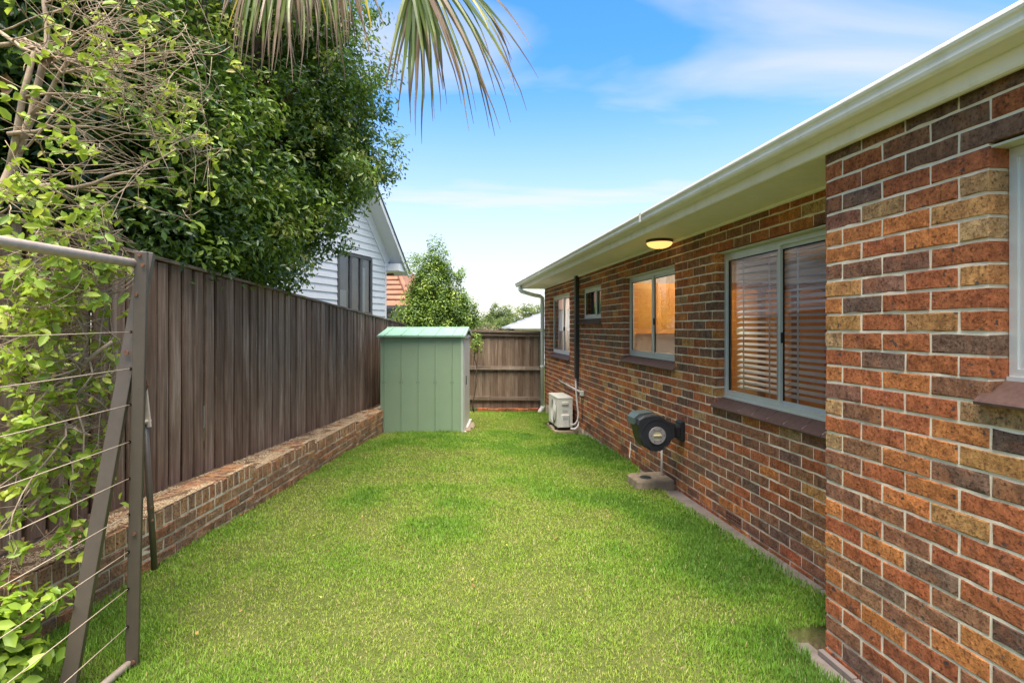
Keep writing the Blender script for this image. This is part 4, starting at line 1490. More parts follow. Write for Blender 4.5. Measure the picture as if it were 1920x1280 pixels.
# roof: two sloping sheets with ribs, gable infill
RY = SD / 2
def slope(y0, z0, y1, z1, name):
    d = Vector((0, y1 - y0, z1 - z0)); nrm = Vector((0, -d.z, d.y)).normalized()
    if nrm.z < 0: nrm = -nrm
    r = MB()
    x0, x1 = -0.045, SW + 0.045
    a, b = Vector((0, y0, z0)), Vector((0, y1, z1))
    r.add([(x0, *a.yz), (x1, *a.yz), (x1, *b.yz), (x0, *b.yz)] + [(x0, *(a - nrm * .008).yz), (x1, *(a - nrm * .008).yz), (x1, *(b - nrm * .008).yz), (x0, *(b - nrm * .008).yz)],
          [(0, 1, 2, 3), (7, 6, 5, 4), (0, 4, 5, 1), (1, 5, 6, 2), (2, 6, 7, 3), (3, 7, 4, 0)])
    for x in (0.08, 0.365, 0.655, 0.95, 1.245, SW - 0.01):
        p0, p1 = a + nrm * .005, b + nrm * .005
        r.sqbar((x, p0.y, p0.z), (x, p1.y, p1.z), 0.016, 0.012, (1, 0, 0))
    r.sqbar((x0 - 0.002, *(a - nrm * .012).yz), (x1 + 0.002, *(a - nrm * .012).yz), 0.03, 0.03, (0, 0, 1))
    return r.build(name, M["shed_roof"], shed)
slope(-0.055, SZE + 0.004, RY, SZR, "roof")
slope(SD + 0.055, SZE + 0.004, RY, SZR, "roof")
MB().tube([(-0.048, RY, SZR + 0.001), (SW + 0.048, RY, SZR + 0.001)], 0.014, 8).build("ridge_cap", M["shed_roof"], shed)
MB().prism([(0.02, SZE - 0.004), (SD - 0.02, SZE - 0.004), (RY, SZR - 0.02)], lambda p: (SW - 0.008, p[0], p[1]), lambda p: (SW - 0.003, p[0], p[1])).build("gable", M["shed_trim"], shed)
MB().sqbar((SW + 0.047, -0.06, SZE - 0.012), (SW + 0.047, RY, SZR - 0.012), 0.004, 0.05, (1, 0, 0)).sqbar((SW + 0.047, SD + 0.06, SZE - 0.012), (SW + 0.0475, RY, SZR - 0.012), 0.004, 0.05, (1, 0, 0)).build("barge", M["shed_trim"], shed)
MB().prism([(0.02, SZE - 0.004), (SD - 0.02, SZE - 0.004), (RY, SZR - 0.02)], lambda p: (0.003, p[0], p[1]), lambda p: (0.008, p[0], p[1])).build("gable", M["shed_green"], shed)
for k, (dx, dy) in enumerate(((0.03, 0.10), (0.06, 0.45), (0.04, 0.85))):
    o = MB().cbox(0, 0.11, 0, 0.28, -0.05, 0.0, 0.006).build("paver", M["concrete"], None, loc=(SX1 + dx - 0.02, SY0 + dy, float(lawn_z(SX1, SY0 + dy)) + 0.012), rot=(0, 0, random.uniform(-.1, .1)))
    tag(o, "small concrete paver at the shed's door side, " + ["nearest the lawn", "middle of three", "nearest the back fence"][k], "paver", "pavers along the shed door")

# ------------------------------------------------------------------ folding clothesline
cl = empty("clothesline", (-1.80, 2.57, 0), 0)
tag(cl, "bronze folding clothesline frame with cream cords standing in front of the retaining wall", "clothesline")
P = lambda v: Vector(v) - Vector((-1.80, 2.57, 0))
SIDE = Vector((1, 0.42, 0))
cord_dir = Vector((-0.075, 1.0, 0)).normalized()
top_a = px(266, 472, 2.57)
bot_a = px(248, 1249, 2.57)
arm = MB().sqbar(P(top_a), P(bot_a), 0.052, 0.036, SIDE).build("hanging_arm", M["line_bronze"], cl, bevel=0.004)
leg = MB().sqbar(P(px(277, 474, 2.66)), P((-1.935, 2.30, -0.02)), 0.060, 0.050, SIDE).build("leg", M["line_bronze"], cl, bevel=0.004)
t0 = px(255, 494, 2.57)
MB().tube([P(t0), P(t0 - Vector((0.03, 1.0, 0)) * 2.6)], 0.021, 14).build("top_tube", M["line_tube"], cl, True)
b0 = px(246, 1240, 2.57)
MB().tube([P(b0), P(b0 - Vector((0.03, 1.0, 0)) * 2.6)], 0.018, 14).build("bottom_tube", M["line_tube"], cl, True)
for yy in (622, 690, 757, 826, 894, 961, 1030, 1099, 1169):
    h = px(251 - (yy - 622) * 0.012, yy, 2.565)
    e = h - cord_dir * 2.5
    mid = (h + e) / 2 - Vector((0, 0, 0.012))
    MB().tube([P(h), P((h + mid) / 2 - Vector((0, 0, .004))), P(mid), P((e + mid) / 2 - Vector((0, 0, .004))), P(e)], 0.0021, 6).build("cord", M["cord"], cl, True)
    MB().disc(P(h) + Vector((0.002, -0.0215, 0)), (0, -1, 0), 0.0, 0.007, 0.003, 8).build("eyelet", M["hole_shade"], cl)
# the near end frame, beside the camera and out of the picture
e_a = top_a - Vector((0.03, 1, 0)) * 2.6
MB().sqbar(P(e_a), P((e_a.x - 0.02, e_a.y, bot_a.z)), 0.052, 0.036, SIDE).build("hanging_arm", M["line_bronze"], cl, bevel=0.004)
MB().sqbar(P(e_a), P((e_a.x - 0.3, e_a.y - 0.2, -0.02)), 0.060, 0.050, SIDE).build("leg", M["line_bronze"], cl, bevel=0.004)
# folded strut hanging from the arm
s0 = px(272, 795, 2.64); s1 = px(290, 1066, 2.68)
MB().tube([P(s0), P((s0 + s1) / 2), P(s1)], 0.0145, 12).build("strut", M["line_bronze"], cl, True)
MB().sqbar(P(px(271, 725, 2.63)), P(px(279, 800, 2.64)), 0.022, 0.010, (1, 0, 0)).build("link_plate", M["line_tube"], cl)
MB().tube([P(px(264, 792, 2.585)), P(px(281, 788, 2.66))], 0.009, 8).build("pivot_bolt", M["line_tube"], cl)
MB().tube([P(px(268, 715, 2.62)), P(px(275, 712, 2.62)), P(px(277, 722, 2.62)), P(px(272, 732, 2.62))], 0.006, 6).build("hook", M["rust"], cl)
for q, zz in ((px(285, 950, 2.648), 0), (px(286.5, 975, 2.65), 0)):
    MB().disc(P(q), (0, -1, 0), 0, 0.006, 0.006, 8).build("bolt", M["rust"], cl)
for q in (px(262, 478, 2.548), px(268, 497, 2.548), px(256, 552, 2.548), px(250, 1240, 2.548), px(252, 1000, 2.548)):
    MB().disc(P(q), (0, -1, 0), 0, 0.009, 0.006, 8).build("bolt", M["rust"], cl)
MB().disc(P(px(238, 660, 2.535)), (0.3, -1, 0), 0, 0.011, 0.012, 8).build("bolt", M["rust"], cl)


# ------------------------------------------------------------------ vegetation helpers
def leaf_cloud(C, Nrm, size, rnd, aspect=0.42, fold=0.25, jitter=0.9, ovate=False):
    """one folded diamond leaf at each point of C, tilted around Nrm; returns V, F, per-vertex rnd"""
    n = len(C)
    d = RNG.normal(0, 1, (n, 3))
    nn = Nrm + RNG.normal(0, jitter, (n, 3)) * 0.6
    nn /= np.linalg.norm(nn, axis=1, keepdims=True) + 1e-9
    d -= nn * (d * nn).sum(1, keepdims=True)
    d /= np.linalg.norm(d, axis=1, keepdims=True) + 1e-9
    w = np.cross(nn, d)
    L = size[:, None]
    base = C - d * L * 0.5
    tip = C + d * L * 0.5 - nn * L * 0.08
    l = C + w * L * aspect * 0.5 + nn * L * fold * 0.3 - d * L * 0.05
    r = C - w * L * aspect * 0.5 + nn * L * fold * 0.3 - d * L * 0.05
    if ovate:
        l2 = C + w * L * aspect * 0.42 + nn * L * fold * 0.22 + d * L * 0.20
        r2 = C - w * L * aspect * 0.42 + nn * L * fold * 0.22 + d * L * 0.20
        l = l - d * L * 0.12; r = r - d * L * 0.12
        V = np.stack([base, r, r2, tip, l2, l], 1).reshape(-1, 3)
        b = np.arange(n) * 6
        F = np.concatenate([np.stack([b, b + 1, b + 2, b + 3], -1), np.stack([b, b + 3, b + 4, b + 5], -1)], 0)
        return V, F, np.repeat(rnd, 6)
    V = np.stack([base, r, tip, l], 1).reshape(-1, 3)
    b = np.arange(n) * 4
    F = np.concatenate([np.stack([b, b + 1, b + 2], -1), np.stack([b, b + 2, b + 3], -1)], 0)
    return V, F, np.repeat(rnd, 4)


def clump_crown(blobs, n_clump, per, size, clump_r, shell=0.55, bright=0.1, squash=0.75, droop=0.0, tone=(0.25, 0.14)):
    """clumps spread through ellipsoids, thicker near the outside; each clump a spray of leaves"""
    vol = np.array([b[1][0] * b[1][1] * b[1][2] for b in blobs]) ** 0.67
    cnt = np.maximum(1, (n_clump * vol / vol.sum()).astype(int))
    Cs, Ns, Rn, Sz = [], [], [], []
    centres = []
    for (c, r), k in zip(blobs, cnt):
        d = RNG.normal(0, 1, (k, 3)); d /= np.linalg.norm(d, axis=1, keepdims=True)
        f1, f2 = RNG.uniform(1.5, 3.5, 3), RNG.uniform(0, 6, 3)
        lump = 1 + 0.16 * np.sin(d[:, 0] * f1[0] * 2 + f2[0]) * np.cos(d[:, 1] * f1[1] * 2 + f2[1]) + 0.13 * np.sin(d[:, 2] * f1[2] * 2.4 + f2[2])
        rad = (shell + (1 - shell) * RNG.random(k) ** 0.7) * lump
        P_ = np.array(c) + d * np.array(r) * rad[:, None]
        centres.append(P_)
        m = per
        cr = clump_r * RNG.uniform(0.6, 1.35, k)
        off = RNG.normal(0, 1, (k, m, 3)); off /= np.linalg.norm(off, axis=2, keepdims=True) + 1e-9
        off *= (RNG.random((k, m, 1)) ** 0.45) * cr[:, None, None]
        off[:, :, 2] *= squash
        Cs.append((P_[:, None, :] + off).reshape(-1, 3))
        nrm = off / (np.linalg.norm(off, axis=2, keepdims=True) + 1e-6) * 0.6 + np.array([0, 0, 0.75]) + d[:, None, :] * 0.5
        Ns.append(nrm.reshape(-1, 3))
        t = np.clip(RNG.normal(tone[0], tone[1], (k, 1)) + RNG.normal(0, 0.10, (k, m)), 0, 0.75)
        br = RNG.random(k) < bright
        t[br] = np.clip(t[br] + RNG.uniform(0.25, 0.45, (br.sum(), 1)), 0, 1)
        Rn.append(t.ravel())
        Sz.append((size * RNG.uniform(0.65, 1.35, (k, m))).ravel())
    C = np.concatenate(Cs)
    if droop: C[:, 2] -= droop * RNG.random(len(C))
    return C, np.concatenate(Ns), np.concatenate(Sz), np.concatenate(Rn), np.concatenate(centres)


def branch_to(m, a, b, r0, r1, wob=0.08, n=6, sides=6):
    a, b = Vector(a), Vector(b)
    pts, rs = [], []
    L = (b - a).length
    for i in range(n + 1):
        t = i / n
        p = a.lerp(b, t)
        if 0 < i < n:
            p += Vector((random.uniform(-1, 1), random.uniform(-1, 1), random.uniform(-1, 1))) * wob * L * 0.5
        pts.append(p)
        rs.append(r0 + (r1 - r0) * t)
    m.tube(pts, rs, sides, True)
    return pts


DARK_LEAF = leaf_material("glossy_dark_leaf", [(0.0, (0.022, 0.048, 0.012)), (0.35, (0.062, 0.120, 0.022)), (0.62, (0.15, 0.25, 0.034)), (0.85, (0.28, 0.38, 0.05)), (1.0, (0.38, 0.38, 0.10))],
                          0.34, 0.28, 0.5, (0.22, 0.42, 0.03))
PILLY_LEAF = leaf_material("light_hedge_leaf", [(0.0, (0.040, 0.090, 0.018)), (0.4, (0.120, 0.215, 0.030)), (0.75, (0.26, 0.39, 0.055)), (1.0, (0.40, 0.48, 0.09))],
                           0.38, 0.32, 0.45, (0.25, 0.42, 0.05))
SHRUB_LEAF = leaf_material("yellow_green_leaf", [(0.0, (0.13, 0.25, 0.035)), (0.45, (0.27, 0.41, 0.05)), (0.8, (0.42, 0.53, 0.07)), (0.93, (0.48, 0.52, 0.09)), (1.0, (0.30, 0.17, 0.07))],
                           0.38, 0.38, 0.45, (0.42, 0.52, 0.05))
FAR_LEAF = leaf_material("far_tree_leaf", [(0.0, (0.05, 0.085, 0.022)), (0.5, (0.12, 0.175, 0.045)), (1.0, (0.24, 0.28, 0.09))], 0.55, 0.3, 0.2, (0.25, 0.35, 0.08))


def make_tree(name, label, base, blobs, n_clump, per, size, clump_r, mat, trunk_r, bright=0.1, limbs=14, shell=0.55, tone=(0.25, 0.14), group=None, squash=0.75, aspect=0.42, cat="tree", bark=None):
    root = empty(name, base)
    tag(root, label, cat, group)
    B = Vector(base)
    C, Nn, S, Rn, cen = clump_crown(blobs, n_clump, per, size, clump_r, shell, bright, squash, tone=tone)
    V, F, rv = leaf_cloud(C - np.array(base), Nn, S, Rn, aspect, ovate=(cat == "bush"))
    link("crown", np_mesh("crown", V, F, mat, {"rnd": rv}), root)
    m = MB()
    top = Vector(np.mean([b[0] for b in blobs], axis=0)) - B
    pts = branch_to(m, (0, 0, -0.1), top, trunk_r, trunk_r * 0.5, 0.06, 6, 10)
    for i in range(limbs):
        c = Vector(cen[RNG.integers(len(cen))]) - B
        st = pts[random.randrange(2, 7)]
        p2 = branch_to(m, st, st.lerp(c, 0.95), trunk_r * 0.35, trunk_r * 0.08, 0.10, 5, 6)
        for q in range(3):
            c2 = Vector(cen[RNG.integers(len(cen))]) - B
            if (c2 - p2[3]).length < 1.3:
                branch_to(m, p2[3], c2, trunk_r * 0.12, trunk_r * 0.04, 0.10, 4, 5)
    m.build("trunk", bark or M["bark"], root, True)
    return root


fallen()

# ------------------------------------------------------------------ big dark tree overhanging the paling fence
big = [((-3.95, 6.9, 4.3), (2.15, 2.1, 2.3)), ((-3.1, 7.2, 3.85), (1.30, 1.2, 1.15)), ((-3.2, 6.7, 2.85), (0.65, 0.9, 0.75)), ((-3.0, 5.6, 2.75), (0.75, 1.2, 0.75)),
       ((-3.1, 7.6, 5.1), (1.35, 1.3, 1.5)), ((-2.35, 7.6, 4.05), (0.75, 0.6, 0.42)), ((-3.2, 5.0, 3.4), (0.9, 1.0, 1.1)), ((-4.2, 5.2, 4.2), (1.5, 1.4, 2.0)), ((-2.6, 7.3, 3.50), (0.65, 0.7, 0.55)),
       ((-3.4, 6.6, 6.3), (1.8, 1.8, 1.2)), ((-3.05, 4.7, 2.55), (0.50, 0.9, 0.55)), ((-2.95, 5.7, 2.45), (0.45, 0.9, 0.5)), ((-2.75, 7.4, 4.7), (0.75, 0.8, 0.8)), ((-2.95, 4.9, 3.3), (0.6, 0.8, 0.7)), ((-3.3, 4.6, 4.2), (0.8, 0.8, 0.9))]
make_tree("dense_tree", "large dense dark glossy leaved tree overhanging the paling fence", (-4.3, 6.8, 0.1), big, 3000, 62, 0.074, 0.25, DARK_LEAF, 0.17, bright=0.20, limbs=40, shell=0.50, tone=(0.42, 0.22))  # wide clump tones also put highlights and dark gaps into the leaf colour
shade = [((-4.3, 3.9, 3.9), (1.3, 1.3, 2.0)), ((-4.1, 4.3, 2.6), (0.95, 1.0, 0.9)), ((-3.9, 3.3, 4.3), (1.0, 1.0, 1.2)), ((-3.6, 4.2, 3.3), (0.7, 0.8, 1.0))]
make_tree("shade_tree", "very dark tree in deep shade behind the bare twiggy shrub", (-4.7, 3.8, 0.3), shade, 900, 60, 0.085, 0.28, DARK_LEAF, 0.13, bright=0.03, limbs=24, shell=0.30, tone=(0.14, 0.10))  # leaf tones set darker, so the deep shade is in their colour

# tall hedge shrubs behind the shed
pil = [((-2.12, 13.6, 1.9), (0.66, 0.6, 1.65)), ((-2.42, 13.5, 1.5), (0.55, 0.5, 1.25)), ((-1.88, 13.7, 2.5), (0.40, 0.4, 1.25))]
make_tree("columnar_shrub", "tall leafy bright green columnar shrub behind the shed's roof", (-2.15, 13.6, -0.4), pil, 620, 60, 0.070, 0.20, PILLY_LEAF, 0.05, bright=0.3, limbs=24, shell=0.35, tone=(0.42, 0.18), squash=1.2, cat="shrub")
pil2 = [((-1.42, 13.8, 1.75), (0.46, 0.45, 1.5)), ((-1.25, 13.7, 1.2), (0.38, 0.4, 0.95))]
make_tree("columnar_shrub", "slimmer columnar shrub standing beside the tallest one, nearer the back fence", (-1.42, 13.8, -0.4), pil2, 320, 60, 0.070, 0.18, PILLY_LEAF, 0.04, bright=0.25, limbs=16, shell=0.35, tone=(0.38, 0.18), squash=1.2, cat="shrub")
make_tree("low_shrub", "sprig of bright leaves poking past the shed above the back fence", (-0.86, 12.2, -0.3), [((-0.82, 12.15, 1.32), (0.09, 0.12, 0.30))], 16, 26, 0.06, 0.10, PILLY_LEAF, 0.015, bright=0.5, limbs=4, tone=(0.5, 0.15), cat="shrub")


# ------------------------------------------------------------------ leggy shrub in front of the fence, left
def leggy_shrub():
    base = Vector((-2.93, 2.35, 0.36))
    root = empty("twiggy_shrub", base)
    tag(root, "sparse twiggy shrub with bare pale branches and yellow green leaves behind the clothesline", "shrub")
    m = MB()
    tips, mids = [], []

    def grow(p, d, L, r, depth, maxx):
        n = 5
        pts, rs = [p.copy()], [r]
        q = p.copy()
        dd = d.normalized()
        for i in range(n):
            dd = (dd + Vector((random.uniform(-1, 1), random.uniform(-1, 1), random.uniform(-0.7, 0.8))) * 0.20).normalized()
            q = q + dd * (L / n)
            # the hedge stays in a slab between fence and clothesline
            lim = FX0 + FSL * q.y + 0.06
            if q.x < lim and q.z < 2.3: q.x = lim + 0.01; dd.x = abs(dd.x)
            if q.x > maxx: dd.x *= -0.2; q.x = maxx
            if q.z < 2.25:
                if q.y > 2.98: q.y = 2.98; dd.y = -abs(dd.y)
                if q.y < 2.30: q.y = 2.30; dd.y = abs(dd.y)
            pts.append(q.copy()); rs.append(max(0.0017, r * (1 - 0.60 * (i + 1) / n)))
        m.tube([a - base for a in pts], rs, 5 if r < 0.008 else 7, True)
        if depth <= 0:
            tips.append((pts[-1], dd)); mids.append((pts[3], dd))
            return
        k = random.choice((1, 2, 2, 3))
        for j in range(k):
            s = pts[random.randrange(1, n + 1)]
            nd = (dd + Vector((random.uniform(-1, 1), random.uniform(-1, 1), random.uniform(-0.8, 0.9))) * 0.75).normalized()
            grow(s, nd, L * random.uniform(0.5, 0.85), max(0.0014, r * random.uniform(0.36, 0.55)), depth - 1, maxx)
        tips.append((pts[-1], dd))

    # main limbs
    limbs = [
        [(base, 0.030), ((-2.72, 2.45, 0.85), 0.027), (px(40, 800, 2.72), 0.026), (px(110, 745, 2.70), 0.021), (px(150, 690, 2.72), 0.015), (px(210, 640, 2.75), 0.008)],
        [(px(40, 800, 2.72), 0.02), (px(105, 720, 2.74), 0.017), (px(95, 640, 2.75), 0.014), (px(130, 570, 2.75), 0.013), (px(100, 500, 2.74), 0.011), (px(60, 420, 2.72), 0.009)],
        [(base, 0.034), ((-2.85, 2.5, 1.0), 0.030), ((-2.80, 2.62, 1.7), 0.027), (px(20, 330, 2.85), 0.024), (px(58, 215, 2.85), 0.019), (px(85, 90, 2.85), 0.014), (px(80, -40, 2.85), 0.010)],
        [(px(20, 330, 2.85), 0.018), (px(60, 100, 2.75), 0.012), (px(0, 60, 2.8), 0.010)],
        [(px(58, 215, 2.85), 0.014), (px(130, 118, 2.85), 0.008), (px(220, 110, 2.9), 0.006), (px(330, 102, 2.95), 0.004), (px(375, 82, 2.95), 0.002)],
        [(px(20, 350, 2.8), 0.016), (px(140, 350, 2.8), 0.012), (px(250, 320, 2.85), 0.007), (px(330, 280, 2.85), 0.004)],
        [((-2.80, 2.62, 1.7), 0.02), (px(60, 590, 2.75), 0.017), (px(130, 578, 2.75), 0.013), (px(210, 540, 2.8), 0.006)],
        [(px(0, 90, 2.8), 0.012), (px(50, 72, 2.8), 0.009), (px(120, 140, 2.82), 0.006), (px(190, 120, 2.82), 0.004), (px(300, 150, 2.85), 0.002)],
        [(px(20, 250, 2.8), 0.012), (px(90, 240, 2.8), 0.008), (px(200, 240, 2.85), 0.005), (px(320, 265, 2.9), 0.002)],
        [(px(60, 420, 2.72), 0.012), (px(160, 440, 2.75), 0.007), (px(230, 430, 2.8), 0.003)],
        [(px(0, 880, 2.62), 0.012), (px(60, 840, 2.6), 0.008), (px(120, 800, 2.62), 0.005), (px(170, 815, 2.65), 0.003)],
    ]
    for lb in limbs:
        pts = [Vector(p) for p, r in lb]
        # smooth the limb a little
        fine, rf = [], []
        for i in range(len(pts) - 1):
            for t in (0, 0.33, 0.66):
                q = pts[i].lerp(pts[i + 1], t) + Vector((random.uniform(-1, 1), random.uniform(-1, 1), random.uniform(-1, 1))) * 0.010
                fine.append(q); rf.append(lb[i][1] + (lb[i + 1][1] - lb[i][1]) * t)
        fine.append(pts[-1]); rf.append(lb[-1][1])
        m.tube([q - base for q in fine], rf, 8, True)
        for i in range(2, len(fine), 1):
            zz = fine[i].z
            if zz < 0.75: continue
            maxx = np.interp(zz, [0.7, 1.2, 1.7, 2.1, 2.5, 3.2], [-2.28, -2.18, -2.10, -2.06, -1.88, -1.72])
            for q in range(random.choice((1, 1, 2))):
                d = Vector((random.uniform(0.25, 1.0), random.uniform(-0.7, 0.7), random.uniform(-0.35, 0.40)))
                if fine[i].x > maxx - 0.12: d.x *= 0.3
                grow(fine[i], d, random.uniform(0.30, 0.62), min(0.0075, rf[i] * 0.45), 2, maxx)
    m.build("branches", M["twig"], root, True)
    # leaves: rosettes at some of the tips
    C, N_, S, Rn = [], [], [], []
    for (p, d) in tips + mids[::3]:
        zz = p.z
        prob = np.interp(zz, [0.6, 1.2, 1.9, 2.2, 2.6, 3.2], [0.75, 0.65, 0.60, 0.42, 0.22, 0.12])
        if random.random() > prob: continue
        t = random.uniform(0.35, 0.9)
        for k in range(random.randint(3, 7)):
            C.append(p + Vector((random.gauss(0, .022), random.gauss(0, .022), random.gauss(0, .02))) + d * random.uniform(-.05, .03))
            N_.append(Vector((random.gauss(0.2, .5), random.gauss(-0.3, .5), 0.8)))
            S.append(random.uniform(0.038, 0.075))
            Rn.append(min(0.97, max(0, t + random.gauss(0, 0.10))))
    V, F, rv = leaf_cloud(np.array([tuple(c - base) for c in C]), np.array([tuple(v) for v in N_]), np.array(S), np.array(Rn), 0.50, 0.40, ovate=True)
    link("leaves", np_mesh("leaves", V, F, SHRUB_LEAF, {"rnd": rv}), root)
    # two curled dead leaves caught in the twigs
    for q, rz in ((px(12, 140, 2.7), 0.4), (px(98, 92, 2.75), 1.3)):
        m2 = MB()
        n = 7
        vs = []
        for i in range(n):
            a = -1.2 + 2.4 * i / (n - 1)
            for j in range(5):
                wdt = 0.032 * math.sin(PI * (j + 0.4) / 4.8)
                vs.append((math.sin(a) * wdt, math.cos(a) * wdt * 1.1, -0.10 * j / 4 + 0.01 * math.sin(j + i)))
        fs = [(i * 5 + j, (i + 1) * 5 + j, (i + 1) * 5 + j + 1, i * 5 + j + 1) for i in range(n - 1) for j in range(4)]
        m2.add(vs, fs).build("dead_leaf", DEAD, root, True, loc=q - base, rot=(0.3, 0.2, rz))
DEAD = plain("dead_leaf", (0.20, 0.125, 0.07), 0.85, 0.2, var=0.35, scale=60)
leggy_shrub()

# leafy bush in the bottom corner, in front of the retaining wall
bush = [((-2.17, 2.12, 0.30), (0.26, 0.30, 0.30)), ((-2.28, 1.95, 0.45), (0.24, 0.28, 0.28)), ((-2.12, 1.85, 0.15), (0.26, 0.26, 0.24))]
make_tree("leafy_bush", "leafy light green bush at the foot of the clothesline cords", (-2.25, 2.0, 0.0), bush, 190, 20, 0.066, 0.12, SHRUB_LEAF, 0.012, bright=0.2, limbs=24, shell=0.35, tone=(0.36, 0.14), aspect=0.5, cat="bush", bark=M["twig"])


# ------------------------------------------------------------------ fan palm: crown above the picture, fronds hanging into it
def palm():
    base = Vector((-3.75, 5.9, 0.3))
    root = empty("fan_palm", base)
    tag(root, "tall fan palm whose drooping green and brown fronds hang into the top of the view", "palm")
    crown = Vector((-3.1, 5.4, 5.7))
    m = MB()
    pts = [base.lerp(crown, t) + Vector((0.05 * math.sin(t * 5), 0, 0)) - base for t in np.linspace(0, 1, 16)]
    rr = []
    for i in range(16): rr.append(0.13 - 0.02 * i / 15 + (0.008 if i % 2 else 0))
    m.tube(pts, rr, 12)
    m.build("trunk", M["bark"], root, True)
    mat = leaf_material("palm_strip", [(0.0, (0.055, 0.095, 0.020)), (0.30, (0.115, 0.165, 0.035)), (0.48, (0.20, 0.235, 0.065)), (0.56, (0.17, 0.125, 0.055)), (0.66, (0.12, 0.070, 0.045)), (0.80, (0.28, 0.185, 0.125)), (0.92, (0.26, 0.175, 0.12)), (0.97, (0.50, 0.38, 0.04))],
                        0.35, 0.28, 0.5, (0.30, 0.36, 0.05))

    def frond(hub, axis, n, spread, L, width, dead, droop, seed=0, face=None):
        rr_ = random.Random(seed)
        ax = Vector(axis).normalized()
        sidev = ax.cross(Vector((0, 0, 1))).normalized()
        upv = sidev.cross(ax).normalized()
        if face is not None:
            sidev = ax.cross(Vector(face)).normalized()
            upv = sidev.cross(ax).normalized()
        mm = MB()
        tube = [crown.lerp(hub, t) + Vector((0, 0, 0.35 * math.sin(PI * t))) - base for t in np.linspace(0, 1, 9)]
        vs, fs, rn = [], [], []
        for i in range(n):
            a = (-1 + 2 * i / (n - 1)) * spread
            d = (ax * math.cos(a) + sidev * math.sin(a) + upv * rr_.uniform(-0.06, 0.10)).normalized()
            ln = L * rr_.uniform(0.8, 1.1) * (1 - 0.25 * abs(a) / max(spread, .1))
            ns = 11
            p = hub.copy()
            isdead = rr_.random() < dead
            yellow = rr_.random() < 0.06
            g0 = rr_.uniform(0.02, 0.42)
            wmax = width * rr_.uniform(0.75, 1.2)
            split = rr_.uniform(0.45, 0.7)
            twist = rr_.uniform(-0.7, 0.7)
            wid0 = None
            b0 = len(vs)
            dr = droop * rr_.uniform(0.8, 1.25)
            for k in range(ns + 1):
                t = k / ns
                dd = d.copy()
                if k:
                    d = (d + Vector((0, 0, -1)) * dr * (0.05 + 0.55 * t * t + 0.12 * t)).normalized()
                    if t > split: d = (d + Vector((rr_.uniform(-1, 1), rr_.uniform(-1, 1), 0)) * 0.06).normalized()
                    p = p + d * (ln / ns)
                tw = (upv + sidev * twist).normalized()
                wv = d.cross(tw if abs(d.dot(tw)) < 0.9 else sidev).normalized()
                if wid0 is not None and wv.dot(wid0) < 0: wv = -wv
                wid0 = wv
                nv = wv.cross(d).normalized()
                w = wmax * (0.35 + 0.65 * min(1, t * 3.5)) * (1 - max(0, (t - 0.35) / 0.65) ** 0.9) + 0.0014
                vs += [p - wv * w - base, p + nv * w * 0.45 - base, p + wv * w - base]
                tone = 0.66 + 0.24 * rr_.random() if isdead else g0
                if not isdead:
                    if yellow and t > 0.3: tone = 0.98
                    elif t > 0.58: tone = tone + (0.66 - tone) * min(1, (t - 0.58) / 0.22)
                rn += [tone, tone, tone]
            for k in range(ns):
                q = b0 + k * 3
                fs += [(q, q + 1, q + 4, q + 3), (q + 1, q + 2, q + 5, q + 4)]
        me = bpy.data.meshes.new("frond")
        me.from_pydata([tuple(v) for v in vs], [], fs)
        at = me.attributes.new("rnd", 'FLOAT', 'POINT'); at.data.foreach_set("value", rn)
        me.materials.append(mat)
        fr = link("frond", me, root)
        MB().tube(tube, [0.022 - 0.010 * i / 8 for i in range(9)], 7).build("petiole", M["palm_stalk"], fr, True)

    M["palm_stalk"] = plain("palm_stalk", (0.22, 0.20, 0.07), 0.5, var=0.2)
    #          hub                    axis                n   spread  L    width  dead droop
    FC = (0.1, -1.0, 0.15)
    frond(px(752, -120, 4.3), (0.58, -0.08, -0.76), 28, 0.42, 1.85, 0.020, 0.10, 0.30, seed=2, face=FC)
    frond(px(785, -80, 4.3), (-0.02, -0.05, -1.0), 14, 0.30, 1.45, 0.022, 0.12, 0.25, seed=5, face=FC)
    frond(px(500, -130, 4.0), (0.0, -0.1, -0.9), 30, 0.55, 1.18, 0.019, 0.45, 0.35, seed=3, face=FC)
    frond(px(610, -140, 4.1), (0.12, -0.1, -0.9), 32, 0.60, 1.20, 0.019, 0.38, 0.35, seed=4, face=FC)
    frond(px(555, -150, 3.9), (0.05, -0.2, -0.9), 24, 0.45, 1.25, 0.018, 0.55, 0.35, seed=6, face=FC)
    # the rest of the crown, above the picture
    for k in range(9):
        a = k * 2 * PI / 9 + 0.3
        hub = crown + Vector((math.cos(a) * 0.8, math.sin(a) * 0.8, 0.75 + 0.3 * (k % 3)))
        frond(hub, (math.cos(a), math.sin(a), 0.25), 24, 1.3, 0.95, 0.02, 0.05, 0.22, seed=20 + k)
palm()

# ------------------------------------------------------------------ neighbours beyond the fences
# white weatherboard house with a steep gable, left
ND = Vector((0.30, 1.0, 0)).normalized()          # along its gable wall, away from the camera
nb = empty("weatherboard_house", (-3.80, 16.0, 0), -math.atan2(0.30, 1.0))
tag(nb, "white weatherboard neighbour house with steep gable behind the tree", "house")
